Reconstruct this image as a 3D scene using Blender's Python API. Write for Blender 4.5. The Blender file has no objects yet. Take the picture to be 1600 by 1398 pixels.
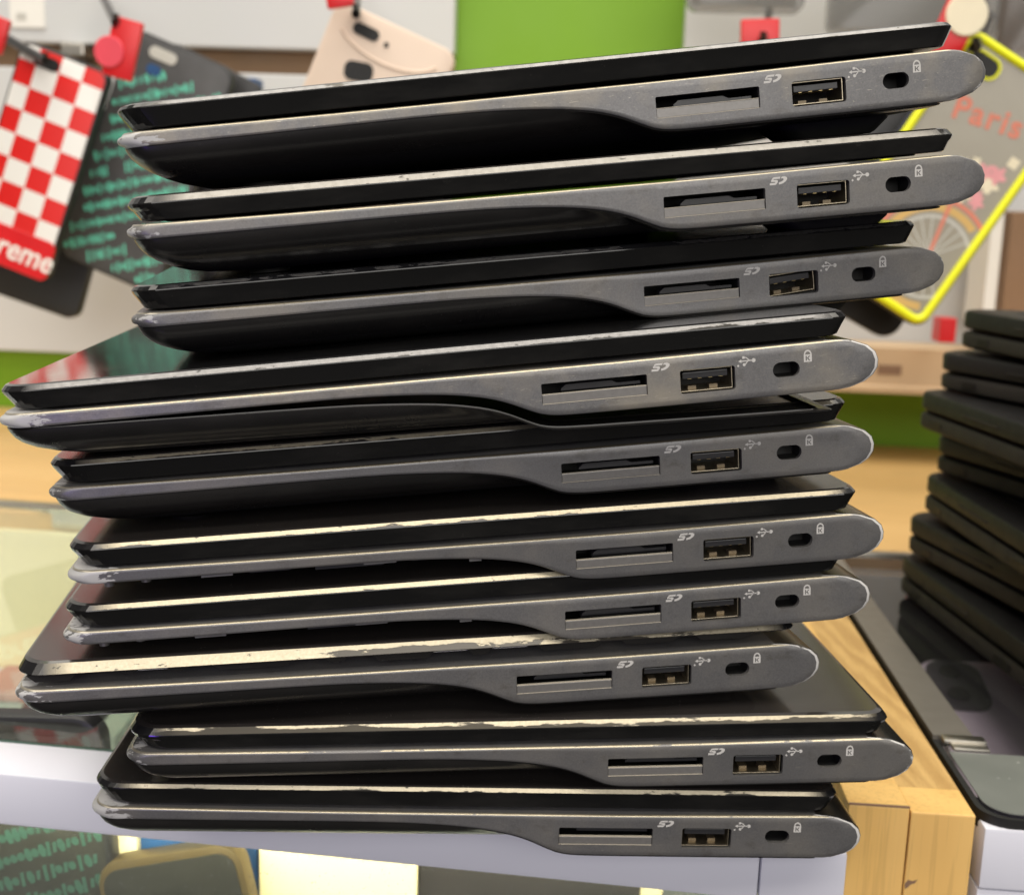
import bpy, bmesh, math, random
from mathutils import Matrix, Vector
random.seed(7)
S = 0.001                      # model units are millimetres
ZO = 169.8                     # height of the camera above the counter top
scene = bpy.context.scene
COL = scene.collection

# ------------------------------------------------------------------ camera
F_PX, PITCH, ROLL = 1899.44, 0.182312, 0.034998
cam_d = bpy.data.cameras.new('camera')
cam = bpy.data.objects.new('camera', cam_d)
COL.objects.link(cam)
cam.matrix_world = Matrix.Translation((0, 0, ZO * S)) @ Matrix.Rotation(math.pi / 2 - PITCH, 4, 'X') @ Matrix.Rotation(ROLL, 4, 'Z')
cam_d.sensor_width = 36
cam_d.sensor_fit = 'HORIZONTAL'
cam_d.lens = F_PX / 1600 * 36
cam_d.clip_start = 0.01
cam_d.clip_end = 50
cam_d.dof.use_dof = True
cam_d.dof.focus_distance = 0.292
cam_d.dof.aperture_fstop = cam_d.lens / 2.3
scene.camera = cam


def ray(px, py):
    a, b = px - 800, py - 699
    cr, sr, c, s = math.cos(ROLL), math.sin(ROLL), math.cos(PITCH), math.sin(PITCH)
    x, u = (cr * a + sr * b) / F_PX, -(-sr * a + cr * b) / F_PX
    return Vector((x, c + u * s, -s + u * c))


def at(px, py, Y):
    """photo pixel -> point (mm, camera at origin of x/y, z above the counter) at distance Y"""
    r = ray(px, py)
    p = r * (Y / r.y)
    return Vector((p.x, p.y, p.z + ZO))


def atz(px, py, z):
    r = ray(px, py)
    p = r * ((z - ZO) / r.z)
    return Vector((p.x, p.y, z))


# ------------------------------------------------------------------ materials
def new_mat(name):
    m = bpy.data.materials.new(name)
    m.use_nodes = True
    nt = m.node_tree
    nt.nodes.clear()
    out = nt.nodes.new('ShaderNodeOutputMaterial')
    return m, nt, out


class N:
    """tiny node helper"""
    def __init__(s, nt):
        s.nt = nt

    def __call__(s, kind, **kw):
        n = s.nt.nodes.new(kind)
        for k, v in kw.items():
            if k == 'ins':
                for kk, vv in v.items():
                    if isinstance(vv, bpy.types.NodeSocket):
                        s.nt.links.new(vv, n.inputs[kk])
                    else:
                        n.inputs[kk].default_value = vv
            else:
                setattr(n, k, v)
        return n

    def link(s, a, b):
        s.nt.links.new(a, b)

    def ramp(s, fac, stops, interp='LINEAR'):
        r = s.nt.nodes.new('ShaderNodeValToRGB')
        r.color_ramp.interpolation = interp
        els = r.color_ramp.elements
        while len(els) < len(stops):
            els.new(0.5)
        for e, (p, c) in zip(els, stops):
            e.position = p
            e.color = (*c, 1) if len(c) == 3 else c
        s.nt.links.new(fac, r.inputs[0])
        return r.outputs[0]

    def mix(s, fac, a, b):
        m = s.nt.nodes.new('ShaderNodeMix')
        m.data_type = 'RGBA'
        for sock, v in ((m.inputs['Factor'], fac), (m.inputs['A'], a), (m.inputs['B'], b)):
            pass
        fi, ai, bi = m.inputs[0], m.inputs[6], m.inputs[7]
        for sock, v in ((fi, fac), (ai, a), (bi, b)):
            if isinstance(v, bpy.types.NodeSocket):
                s.nt.links.new(v, sock)
            elif isinstance(v, (int, float)):
                sock.default_value = v
            else:
                sock.default_value = (*v, 1)
        return m.outputs[2]

    def math(s, op, a, b=0.0, c=0.0):
        m = s.nt.nodes.new('ShaderNodeMath')
        m.operation = op
        for i, v in enumerate((a, b, c)):
            if isinstance(v, bpy.types.NodeSocket):
                s.nt.links.new(v, m.inputs[i])
            else:
                m.inputs[i].default_value = v
        return m.outputs[0]

    def rnd_coord(s):
        """object coordinates shifted per object, so copies never repeat their marks"""
        tc = s('ShaderNodeTexCoord')
        oi = s('ShaderNodeObjectInfo')
        v = s('ShaderNodeVectorMath', operation='SCALE', ins={0: (3.1, 1.7, 2.3), 'Scale': oi.outputs['Random']})
        a = s('ShaderNodeVectorMath', operation='ADD', ins={0: tc.outputs['Object'], 1: v.outputs[0]})
        return a.outputs[0], tc

    def noise(s, vec, scale, detail=3.0, rough=0.5):
        n = s('ShaderNodeTexNoise', ins={'Vector': vec, 'Scale': scale, 'Detail': detail, 'Roughness': rough})
        return n.outputs['Fac']

    def scalev(s, vec, xyz):
        return s('ShaderNodeVectorMath', operation='MULTIPLY', ins={0: vec, 1: xyz}).outputs[0]

    def attr(s, name):
        a = s('ShaderNodeAttribute', attribute_type='OBJECT', attribute_name=name)
        return a.outputs['Fac']


def bsdf(n, out, col, rough=0.5, metal=0.0, spec=0.5, coat=0.0, bump=None, bstr=0.2, bdist=0.0002, emis=None):
    p = n('ShaderNodeBsdfPrincipled')
    for key, v in (('Base Color', col), ('Roughness', rough), ('Metallic', metal), ('Specular IOR Level', spec), ('Coat Weight', coat)):
        if isinstance(v, bpy.types.NodeSocket):
            n.link(v, p.inputs[key])
        elif key == 'Base Color':
            p.inputs[key].default_value = (*v, 1)
        else:
            p.inputs[key].default_value = v
    p.inputs['Coat Roughness'].default_value = 0.08
    if bump is not None:
        b = n('ShaderNodeBump', ins={'Height': bump, 'Strength': bstr, 'Distance': bdist})
        n.link(b.outputs[0], p.inputs['Normal'])
    n.link(p.outputs[0], out.inputs[0])
    return p


def simple(name, col, rough=0.5, metal=0.0, var=0.12, scale=60.0, spec=0.5, coat=0.0, bstr=0.0):
    m, nt, out = new_mat(name)
    n = N(nt)
    vec, _ = n.rnd_coord()
    f = n.noise(vec, scale, 4)
    lo = tuple(c * (1 - var) for c in col)
    hi = tuple(min(1, c * (1 + var)) for c in col)
    c = n.mix(f, lo, hi)
    r = n.math('MULTIPLY_ADD', n.noise(vec, scale * 2.3, 3), rough * 0.5, rough * 0.75)
    bsdf(n, out, c, r, metal, spec, coat, f if bstr else None, bstr)
    return m


# grey metallic paint of the deck band and side
def mat_band():
    m, nt, out = new_mat('grey metallic paint')
    n = N(nt)
    vec, tc = n.rnd_coord()
    fine = n.noise(vec, 2600, 2, 0.6)
    big = n.noise(vec, 45, 4, 0.6)
    base = n.mix(fine, (0.106, 0.105, 0.107), (0.205, 0.203, 0.205))
    smudge = n.ramp(big, [(0.45, (0, 0, 0)), (0.72, (1, 1, 1))])
    tone = n.attr('tone')                                   # slightly warmer / dustier machines
    base = n.mix(n.math('MULTIPLY', smudge, n.math('MULTIPLY', tone, 0.85)), base, (0.30, 0.27, 0.215))
    oi = n('ShaderNodeObjectInfo')
    wide = n.noise(vec, 16, 3, 0.5)
    gain = n.math('ADD', n.math('MULTIPLY_ADD', wide, 0.28, 0.80), n.math('MULTIPLY', oi.outputs['Random'], 0.16))
    base = n('ShaderNodeVectorMath', operation='SCALE', ins={0: base, 'Scale': gain}).outputs[0]
    grime = n.ramp(n.noise(n.scalev(vec, (1, 1, 1.8)), 150, 6, 0.7), [(0.56, (0, 0, 0)), (0.70, (1, 1, 1))])
    base = n.mix(n.math('MULTIPLY', grime, 0.38), base, (0.075, 0.066, 0.052))
    # chipped corner at the front of the deck, where the paint is gone
    sep = n('ShaderNodeSeparateXYZ', ins={0: tc.outputs['Object']})
    u = sep.outputs['X']                                    # metres, front at -0.102
    near = n('ShaderNodeMapRange', ins={'Value': u, 'From Min': -0.099, 'From Max': -0.080, 'To Min': 0.30, 'To Max': -0.34}).outputs[0]
    chipn = n.noise(n.scalev(vec, (0.55, 1, 1.6)), 420, 6, 0.62)
    chip = n.math('ADD', n.math('ADD', chipn, near), n.math('MULTIPLY_ADD', n.attr('chips'), 0.35, -0.3))
    chip = n.ramp(chip, [(0.62, (0, 0, 0)), (0.645, (1, 1, 1))])
    # fine scratches
    wv = n('ShaderNodeTexNoise', ins={'Vector': n.scalev(vec, (1, 1, 9)), 'Scale': 260, 'Detail': 6.0, 'Distortion': 2.5}).outputs[0]
    scr = n.ramp(wv, [(0.665, (0, 0, 0)), (0.69, (1, 1, 1))])
    scr = n.math('MULTIPLY', scr, n.math('MULTIPLY', tone, 0.7))
    col = n.mix(scr, base, (0.42, 0.39, 0.33))
    col = n.mix(chip, col, (0.40, 0.40, 0.395))
    rough = n.math('MULTIPLY_ADD', big, 0.22, 0.30)
    metal = n.math('MULTIPLY_ADD', chip, -0.5, 0.55)
    bsdf(n, out, col, rough, metal, 0.5, 0.0, n.math('ADD', fine, n.math('MULTIPLY', chip, -1.5)), 0.12, 0.00006)
    return m


# bare metal edge, broken by remains of dark paint; "wear" on the object sets how much is bare
def mat_edge(name, paint, primer):
    m, nt, out = new_mat(name)
    n = N(nt)
    vec, tc = n.rnd_coord()
    w = n.attr('wear')
    a = n.noise(n.scalev(vec, (0.35, 1, 1.6)), 420, 6, 0.62)
    b = n.noise(n.scalev(vec, (0.22, 1, 1.0)), 90, 3, 0.6)
    mm = n.math('MULTIPLY_ADD', b, 0.7, n.math('MULTIPLY', a, 0.55))
    thr = n.math('MULTIPLY_ADD', w, -0.62, 0.95)
    f = n.math('SUBTRACT', mm, thr)
    sepz = n('ShaderNodeSeparateXYZ', ins={0: tc.outputs['Object']})
    if primer:      # paint clings longest along the lower edge of the slope
        low = n('ShaderNodeMapRange', ins={'Value': sepz.outputs['Z'], 'From Min': 0.0184, 'From Max': 0.0192, 'To Min': -0.17, 'To Max': 0.03}).outputs[0]
        f = n.math('ADD', f, low)
    bare = n.ramp(n.math('ADD', f, 0.5), [(0.485, (0, 0, 0)), (0.515, (1, 1, 1))])
    sep = n('ShaderNodeSeparateXYZ', ins={0: tc.outputs['Object']})
    e1 = n('ShaderNodeMapRange', ins={'Value': sep.outputs['X'], 'From Min': -0.095, 'From Max': -0.088}).outputs[0]
    e2 = n('ShaderNodeMapRange', ins={'Value': sep.outputs['X'], 'From Min': 0.092, 'From Max': 0.086}).outputs[0]
    keep = n.math('MULTIPLY', e1, e2) if primer else n.math('MULTIPLY_ADD', e1, 0.5, 0.5)
    bare = n.math('MULTIPLY', bare, keep)
    dent = n.ramp(n.noise(n.scalev(vec, (0.5, 1, 1.2)), 700, 3, 0.6), [(0.66, (0, 0, 0)), (0.70, (1, 1, 1))])
    bare = n.math('MULTIPLY', bare, n.math('SUBTRACT', 1.0, n.math('MULTIPLY', dent, 0.85)))
    met = n.mix(n.noise(vec, 1500, 3), (0.32, 0.285, 0.205), (0.54, 0.485, 0.365))
    met = n.mix(n.attr('silver'), met, n.mix(n.noise(vec, 700, 4), (0.10, 0.10, 0.105), (0.25, 0.25, 0.255)))
    under = n.mix(n.attr('primer'), paint, (0.10, 0.09, 0.07)) if primer else paint
    if primer:
        under = n.mix(keep, paint, under)
    col = n.mix(bare, under, met)
    rough = n.math('MULTIPLY_ADD', bare, 0.24, 0.16)
    metal = n.math('MULTIPLY_ADD', bare, 0.8, 0.15)
    bsdf(n, out, col, rough, metal, 0.5, 0, n.math('MULTIPLY', bare, -1.0), 0.25, 0.00008)
    return m


def mat_rim():
    m, nt, out = new_mat('rubbed rear rim')
    n = N(nt)
    vec, tc = n.rnd_coord()
    a = n.noise(vec, 300, 5, 0.6)
    f = n.math('ADD', a, n.math('MULTIPLY_ADD', n.attr('rim'), 0.6, -0.3))
    f = n.ramp(f, [(0.48, (0, 0, 0)), (0.52, (1, 1, 1))])
    c = n.mix(f, (0.17, 0.168, 0.166), (0.52, 0.515, 0.505))
    bsdf(n, out, c, 0.4, n.math('MULTIPLY_ADD', f, -0.4, 0.4), 0.5)
    return m


def mat_gloss(name, col, rough, dust=0.35, coat=0.0, metal=0.0):
    m, nt, out = new_mat(name)
    n = N(nt)
    vec, _ = n.rnd_coord()
    sm = n.noise(vec, 35, 5, 0.65)
    sp = n.ramp(n.noise(vec, 1900, 2, 0.5), [(0.73, (0, 0, 0)), (0.78, (1, 1, 1))])
    streak = n.ramp(n.noise(n.scalev(vec, (1, 7, 1)), 210, 6, 0.6), [(0.70, (0, 0, 0)), (0.74, (1, 1, 1))])
    d = n.math('MULTIPLY', n.math('MAXIMUM', sp, n.math('MULTIPLY', streak, 0.4)), dust)
    soft_reflection = n.ramp(n.noise(n.scalev(vec, (1, 1, 3.5)), 38, 4, 0.6), [(0.48, (0, 0, 0)), (0.68, (1, 1, 1))])
    d = n.math('ADD', d, n.math('MULTIPLY', soft_reflection, 0.022))  # faint pale tint painting blotchy reflections into the gloss
    c = n.mix(d, col, (0.30, 0.28, 0.25))
    r = n.math('ADD', n.math('MULTIPLY_ADD', sm, 0.12, rough), n.math('MULTIPLY', d, 0.5))
    bsdf(n, out, c, r, metal, 0.5, coat, sm, 0.03, 0.0003)
    return m


def mat_wood(name, c1, c2, axis=(1, 1, 0.12), scale=55, rough=0.5):
    m, nt, out = new_mat(name)
    n = N(nt)
    vec, _ = n.rnd_coord()
    v = n.scalev(vec, axis)
    g = n.noise(v, scale, 8, 0.62)
    w = n('ShaderNodeTexWave', wave_type='BANDS', bands_direction='DIAGONAL', ins={'Vector': v, 'Scale': scale * 0.35, 'Distortion': 7.0, 'Detail': 4.0, 'Detail Scale': 1.4}).outputs['Fac']
    f = n.math('MULTIPLY_ADD', w, 0.35, n.math('MULTIPLY', g, 0.65))
    pores = n.ramp(n.noise(n.scalev(vec, tuple(a * (1 if a > .5 else .6) for a in axis)), scale * 14, 3), [(0.36, (0.72, 0.72, 0.72)), (0.48, (1, 1, 1))])
    c = n.mix(f, c1, c2)
    mul = nt.nodes.new('ShaderNodeMix')
    mul.data_type = 'RGBA'
    mul.blend_type = 'MULTIPLY'
    mul.inputs[0].default_value = 0.4
    n.link(c, mul.inputs[6])
    n.link(pores, mul.inputs[7])
    bsdf(n, out, mul.outputs[2], n.math('MULTIPLY_ADD', g, 0.2, rough - 0.1), 0, 0.4, 0, g, 0.15, 0.0004)
    return m


def mat_glass(name, tint=(0.93, 0.97, 0.95), dust=0.04, dustcol=(0.5, 0.52, 0.5), speck=0.3, sscale=900, grough=0.02):
    m, nt, out = new_mat(name)
    n = N(nt)
    vec, _ = n.rnd_coord()
    tr = n('ShaderNodeBsdfTransparent', ins={'Color': (*tint, 1)})
    gl = n('ShaderNodeBsdfGlossy', ins={'Roughness': grough})
    fr = n('ShaderNodeFresnel', ins={'IOR': 1.45})
    ge = n('ShaderNodeNewGeometry')
    ff = n.math('MULTIPLY', fr.outputs[0], n.math('SUBTRACT', 1.0, ge.outputs['Backfacing']))
    mx = n('ShaderNodeMixShader', ins={0: ff, 1: tr.outputs[0], 2: gl.outputs[0]})
    df = n('ShaderNodeBsdfDiffuse', ins={'Color': (*dustcol, 1)})
    d = n.math('MULTIPLY_ADD', n.ramp(n.noise(vec, sscale, 3), [(0.66, (0, 0, 0)), (0.72, (1, 1, 1))]), speck,
               n.math('MULTIPLY', n.noise(vec, 14, 4), dust * 2))
    m2 = n('ShaderNodeMixShader', ins={0: d, 1: mx.outputs[0], 2: df.outputs[0]})
    n.link(m2.outputs[0], out.inputs[0])
    return m


M = {
    'band': mat_band(),
    'rim': mat_rim(),
    'edge': mat_edge('worn glinting deck edge', (0.17, 0.165, 0.16), False),  # bare metal whose pale colour also paints the light caught along the edge
    'lidedge': mat_edge('worn lid edge', (0.012, 0.012, 0.013), True),
    'lidtop': mat_gloss('dark gunmetal lid paint', (0.026, 0.023, 0.022), 0.13, 0.35, 0.3),
    'lidgloss': mat_gloss('glossy black lid paint', (0.012, 0.012, 0.013), 0.03, 0.30, 0.5),
    'lidside': mat_gloss('glossy black plastic', (0.006, 0.006, 0.006), 0.07, 0.06),
    'shell': mat_gloss('satin black plastic', (0.011, 0.0105, 0.010), 0.22, 0.14),
    'underside': simple('textured black underside', (0.010, 0.0095, 0.009), 0.75, spec=0.2, scale=400),
    'rubber': simple('black rubber', (0.009, 0.009, 0.009), 0.75),
    'inner': simple('dark inner chassis', (0.014, 0.014, 0.017), 0.5, var=0.5, scale=120),
    'black': simple('matt black', (0.006, 0.006, 0.006), 0.6),
    'steel': simple('port steel', (0.50, 0.44, 0.33), 0.35, 1.0, 0.3, 500),
    'highlight': simple('pale slot trim', (0.46, 0.42, 0.34), 0.4),
    'springs': simple('dull spring steel', (0.16, 0.13, 0.09), 0.4, 0.7, 0.3, 300),
    'greyflap': simple('grey slot cover', (0.21, 0.203, 0.195), 0.38, 0.5, 0.15, 900),
    'contact': simple('gold contact', (0.75, 0.58, 0.28), 0.35, 1.0),
    'tongue': simple('black port tongue', (0.03, 0.03, 0.032), 0.3),
    'print': simple('light grey print', (0.50, 0.49, 0.47), 0.5, var=0.08),
    'printdark': simple('dark grey print', (0.085, 0.083, 0.08), 0.5),
    'green': simple('green wall paint', (0.165, 0.35, 0.006), 0.55, var=0.05, scale=6),
    'white': simple('white laminate', (0.575, 0.59, 0.60), 0.42, var=0.03, scale=8),
    'rail': simple('white enamel rail', (0.66, 0.67, 0.75), 0.35, var=0.06, scale=11),
    'wood': mat_wood('maple board', (0.68, 0.41, 0.13), (0.80, 0.52, 0.185), (1, 1, 0.06), 60),
    'woodend': mat_wood('maple end grain', (0.36, 0.20, 0.06), (0.70, 0.46, 0.18), (1.0, 0.16, 1), 260, 0.55),
    'woodledge': mat_wood('maple ledge', (0.52, 0.32, 0.12), (0.62, 0.40, 0.165), (0.12, 1, 1), 22, 0.4),
    'cream': simple('cream card', (0.80, 0.69, 0.44), 0.6, var=0.05, scale=20),
    'blue': simple('blue card', (0.015, 0.075, 0.22), 0.5, var=0.35, scale=30),
    'glass': mat_glass('counter glass'),
    'glassedge': simple('green glass edge', (0.03, 0.085, 0.06), 0.15, var=0.2),
    'glassdark': mat_glass('dusty counter glass', (0.86, 0.84, 0.87), 0.006, (0.6, 0.62, 0.6), 0.05, 600),
    'greyreflection': simple('grey ceiling reflection', (0.17, 0.175, 0.165), 0.45, 0.1, 0.15, 60),
    'greystrip': simple('brushed grey strip', (0.18, 0.165, 0.145), 0.4, 0.3, 0.1, 80),
    'bracket': simple('satin nickel', (0.55, 0.52, 0.46), 0.3, 1.0),
    'darkbox': simple('dark cabinet lining', (0.018, 0.014, 0.015), 0.5, var=0.7, scale=25),
    'phone': simple('mauve phone back', (0.60, 0.56, 0.60), 0.3, var=0.15, scale=30),
    'purple': simple('purple box print', (0.10, 0.03, 0.13), 0.4),
    'rugged': simple('dark rubberised case', (0.006, 0.0052, 0.0058), 0.5, spec=0.22, var=0.35, scale=90),
    'rugged2': simple('worn brown black case', (0.016, 0.0135, 0.012), 0.6, spec=0.2, var=0.35, scale=60),
    'red': simple('red plastic', (0.62, 0.012, 0.016), 0.35, var=0.1),
    'redlight': simple('pale red disc', (0.72, 0.06, 0.09), 0.4, var=0.1),
    'peg': simple('black peg', (0.012, 0.01, 0.01), 0.35),
    'casedark': simple('charcoal phone case', (0.062, 0.062, 0.064), 0.5, var=0.25, scale=140),
    'caserim': simple('black case rim', (0.014, 0.014, 0.015), 0.4),
    'teal': simple('teal lettering', (0.13, 0.60, 0.44), 0.5, var=0.2, scale=300),
    'beige': simple('pinkish beige silicone', (0.70, 0.56, 0.455), 0.5, var=0.06, scale=25),
    'yellow': simple('fluorescent yellow rim', (0.80, 0.82, 0.0), 0.4, var=0.05),
    'navy': simple('navy bumper', (0.012, 0.013, 0.03), 0.4),
    'caseclear': simple('grey clear case back', (0.31, 0.285, 0.23), 0.25, var=0.12, scale=30),
    'parisred': simple('coral print', (0.66, 0.20, 0.13), 0.5, var=0.15),
    'pink': simple('pink print', (0.70, 0.30, 0.32), 0.5, var=0.2),
    'cream2': simple('ivory print', (0.78, 0.70, 0.52), 0.5, var=0.1),
    'ochre': simple('ochre print', (0.62, 0.40, 0.13), 0.5, var=0.15),
    'silverprint': simple('pale grey print', (0.52, 0.51, 0.47), 0.5, var=0.1),
    'blister': mat_glass('clear blister plastic', (0.72, 0.72, 0.72), 0.12, (0.5, 0.5, 0.5), 0.04, 200, 0.22),
    'groove': simple('brown slat groove', (0.20, 0.115, 0.055), 0.6, var=0.2, scale=20),
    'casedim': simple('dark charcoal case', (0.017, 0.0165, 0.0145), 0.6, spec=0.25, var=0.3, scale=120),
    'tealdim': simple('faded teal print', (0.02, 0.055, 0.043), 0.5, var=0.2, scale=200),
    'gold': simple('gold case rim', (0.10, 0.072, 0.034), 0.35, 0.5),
    'label': simple('white label', (0.8, 0.79, 0.75), 0.6, var=0.03),
    'carton': simple('tan carton', (0.55, 0.40, 0.25), 0.65, var=0.08, scale=25),
    'brownprint': simple('brown print', (0.22, 0.13, 0.08), 0.6),
    'mottle': simple('mottled packaging', (0.22, 0.25, 0.21), 0.5, var=0.5, scale=28),
    'mottlered': simple('reddish packaging', (0.42, 0.22, 0.18), 0.5, var=0.3, scale=25),
    'brownbox': simple('brown box', (0.24, 0.14, 0.075), 0.6, var=0.15, scale=25),
}


def mat_dusty_reflection():  # dust specks over a grey that paints the ceiling reflected in the glass
    m, nt, out = new_mat('dusty grey ceiling reflection')
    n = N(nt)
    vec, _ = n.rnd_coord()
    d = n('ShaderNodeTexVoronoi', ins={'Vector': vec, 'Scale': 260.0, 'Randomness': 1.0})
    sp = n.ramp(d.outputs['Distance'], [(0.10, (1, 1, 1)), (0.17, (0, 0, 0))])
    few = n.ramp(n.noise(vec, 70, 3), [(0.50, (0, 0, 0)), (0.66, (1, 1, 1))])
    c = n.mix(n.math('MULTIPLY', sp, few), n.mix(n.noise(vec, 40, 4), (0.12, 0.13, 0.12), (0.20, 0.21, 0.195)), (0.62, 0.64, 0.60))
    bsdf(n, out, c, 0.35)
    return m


M['greyreflection'] = mat_dusty_reflection()


def mat_checker():
    m, nt, out = new_mat('red and white checks')
    n = N(nt)
    tc = n('ShaderNodeTexCoord')
    v = n('ShaderNodeVectorMath', operation='ADD', ins={0: tc.outputs['Object'], 1: (0.0014, 0.05, 0.003)}).outputs[0]
    ch = n('ShaderNodeTexChecker', ins={'Vector': v, 'Color1': (0.80, 0.79, 0.76, 1), 'Color2': (0.66, 0.012, 0.010, 1), 'Scale': 1 / 0.0158})
    bsdf(n, out, ch.outputs[0], 0.4)
    return m


M['checks'] = mat_checker()


# ------------------------------------------------------------------ mesh helpers
class MB:
    """collects geometry in millimetres and links it as ONE mesh object"""
    def __init__(s):
        s.v, s.f, s.mi = [], [], []

    def add(s, verts, faces, mi=0):
        o = len(s.v)
        s.v += [tuple(v) for v in verts]
        s.f += [tuple(i + o for i in f) for f in faces]
        s.mi += [mi] * len(faces) if isinstance(mi, int) else list(mi)
        return s

    def box(s, lo, hi, mi=0, mat=None):
        x0, y0, z0 = lo
        x1, y1, z1 = hi
        vs = [(x0, y0, z0), (x1, y0, z0), (x1, y1, z0), (x0, y1, z0), (x0, y0, z1), (x1, y0, z1), (x1, y1, z1), (x0, y1, z1)]
        if mat is not None:
            vs = [tuple(mat @ Vector(v)) for v in vs]
        return s.add(vs, [(0, 3, 2, 1), (4, 5, 6, 7), (0, 1, 5, 4), (1, 2, 6, 5), (2, 3, 7, 6), (3, 0, 4, 7)], mi)

    def rbox(s, lo, hi, b, mi=0, mat=None):
        """box with all edges chamfered by b"""
        bm = bmesh.new()
        bmesh.ops.create_cube(bm, size=1)
        for v in bm.verts:
            v.co = Vector([lo[i] + (v.co[i] + 0.5) * (hi[i] - lo[i]) for i in range(3)])
        bmesh.ops.bevel(bm, geom=bm.edges[:], offset=b, segments=2, affect='EDGES', profile=0.6)
        if mat is not None:
            bm.transform(mat)
        bm.verts.ensure_lookup_table()
        bm.verts.index_update()
        s.add([v.co[:] for v in bm.verts], [[v.index for v in f.verts] for f in bm.faces], mi)
        bm.free()
        return s

    def prism(s, pts, h0, h1, mi=0, mat=None, bevel=0.0):
        """polygon pts (x, y) extruded z h0..h1, optionally with a chamfered top edge"""
        n = len(pts)
        rings = [(h0, 0.0), (h1 - bevel, 0.0)] + ([(h1, bevel)] if bevel else [])
        cx = sum(p[0] for p in pts) / n
        cy = sum(p[1] for p in pts) / n
        w = max(p[0] for p in pts) - min(p[0] for p in pts)
        hgt = max(p[1] for p in pts) - min(p[1] for p in pts)
        vs = []
        for z, ins in rings:
            for (x, y) in pts:
                vs.append((cx + (x - cx) * (1 - 2 * ins / max(w, 1e-6)), cy + (y - cy) * (1 - 2 * ins / max(hgt, 1e-6)), z))
        fs = [tuple(reversed(range(n)))]
        for k in range(len(rings) - 1):
            for i in range(n):
                j = (i + 1) % n
                fs.append((k * n + i, k * n + j, (k + 1) * n + j, (k + 1) * n + i))
        fs.append(tuple(range((len(rings) - 1) * n, len(rings) * n)))
        if mat is not None:
            vs = [tuple(mat @ Vector(v)) for v in vs]
        return s.add(vs, fs, mi)

    def tube(s, path, r, n=10, mi=0, mat=None, cap=True):
        vs, fs = [], []
        P = [Vector(p) for p in path]
        for i, p in enumerate(P):
            d = (P[min(i + 1, len(P) - 1)] - P[max(i - 1, 0)]).normalized()
            a = d.orthogonal().normalized() if abs(d.z) > 0.95 else d.cross(Vector((0, 0, 1))).normalized()
            b = d.cross(a)
            rr = r[i] if isinstance(r, (list, tuple)) else r
            for k in range(n):
                t = 2 * math.pi * k / n
                vs.append(p + a * (rr * math.cos(t)) + b * (rr * math.sin(t)))
        for i in range(len(P) - 1):
            for k in range(n):
                j = (k + 1) % n
                fs.append((i * n + k, i * n + j, (i + 1) * n + j, (i + 1) * n + k))
        if cap:
            fs.append(tuple(reversed(range(n))))
            fs.append(tuple(range((len(P) - 1) * n, len(P) * n)))
        if mat is not None:
            vs = [mat @ v for v in vs]
        return s.add([tuple(v) for v in vs], fs, mi)

    def rings(s, R, mis, cap0=True, cap1=True, capmi=(0, 0)):
        """R: list of closed rings with equal counts; mis: material per band (int or list per column)"""
        n = len(R[0])
        o = len(s.v)
        for r in R:
            s.v += [tuple(p) for p in r]
        for k in range(len(R) - 1):
            for i in range(n):
                j = (i + 1) % n
                s.f.append((o + k * n + i, o + k * n + j, o + (k + 1) * n + j, o + (k + 1) * n + i))
                mk = mis[k]
                s.mi.append(mk if isinstance(mk, int) else mk[i])
        if cap0:
            s.f.append(tuple(o + i for i in reversed(range(n))))
            s.mi.append(capmi[0])
        if cap1:
            s.f.append(tuple(o + (len(R) - 1) * n + i for i in range(n)))
            s.mi.append(capmi[1])
        return s

    def mesh(s, name, mats, smooth=None, scale=S):
        me = bpy.data.meshes.new(name)
        me.from_pydata([(x * scale, y * scale, z * scale) for x, y, z in s.v], [], s.f)
        for m in mats:
            me.materials.append(m)
        for p, i in zip(me.polygons, s.mi):
            p.material_index = i
        me.validate()
        bm = bmesh.new()
        bm.from_mesh(me)
        bmesh.ops.recalc_face_normals(bm, faces=bm.faces[:])
        bm.to_mesh(me)
        bm.free()
        if smooth:
            smooth_mesh(me, smooth)
        return me

    def build(s, name, mats, parent=None, smooth=None):
        if not isinstance(mats, (list, tuple)):
            mats = [mats]
        return link(name, s.mesh(name, mats, smooth), parent)


def smooth_mesh(me, ang):
    for p in me.polygons:
        p.use_smooth = True
    me.set_sharp_from_angle(angle=math.radians(ang))


def link(name, me, parent=None):
    o = bpy.data.objects.new(name, me)
    COL.objects.link(o)
    if parent is not None:
        o.parent = parent
    return o


def tag(o, label=None, cat=None, group=None, kind=None):
    for k, v in (('label', label), ('category', cat), ('group', group), ('kind', kind)):
        if v:
            o[k] = v
    return o


def empty(name, mat):
    """Empty whose matrix is given with a millimetre translation"""
    o = bpy.data.objects.new(name, None)
    COL.objects.link(o)
    o.empty_display_size = 0.02
    m = mat.copy()
    m.translation = m.translation * S
    o.matrix_world = m
    return o


def copy_tree(o, parent=None):
    c = o.copy()
    COL.objects.link(c)
    if parent is not None:
        c.parent = parent
    for ch in list(o.children):
        copy_tree(ch, c)
    return c


def rrect(x0, y0, x1, y1, r, n=6):
    pts = []
    for cx, cy, a0 in ((x1 - r, y0 + r, -90), (x1 - r, y1 - r, 0), (x0 + r, y1 - r, 90), (x0 + r, y0 + r, 180)):
        for k in range(n + 1):
            a = math.radians(a0 + 90 * k / n)
            pts.append((cx + r * math.cos(a), cy + r * math.sin(a)))
    return pts


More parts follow.
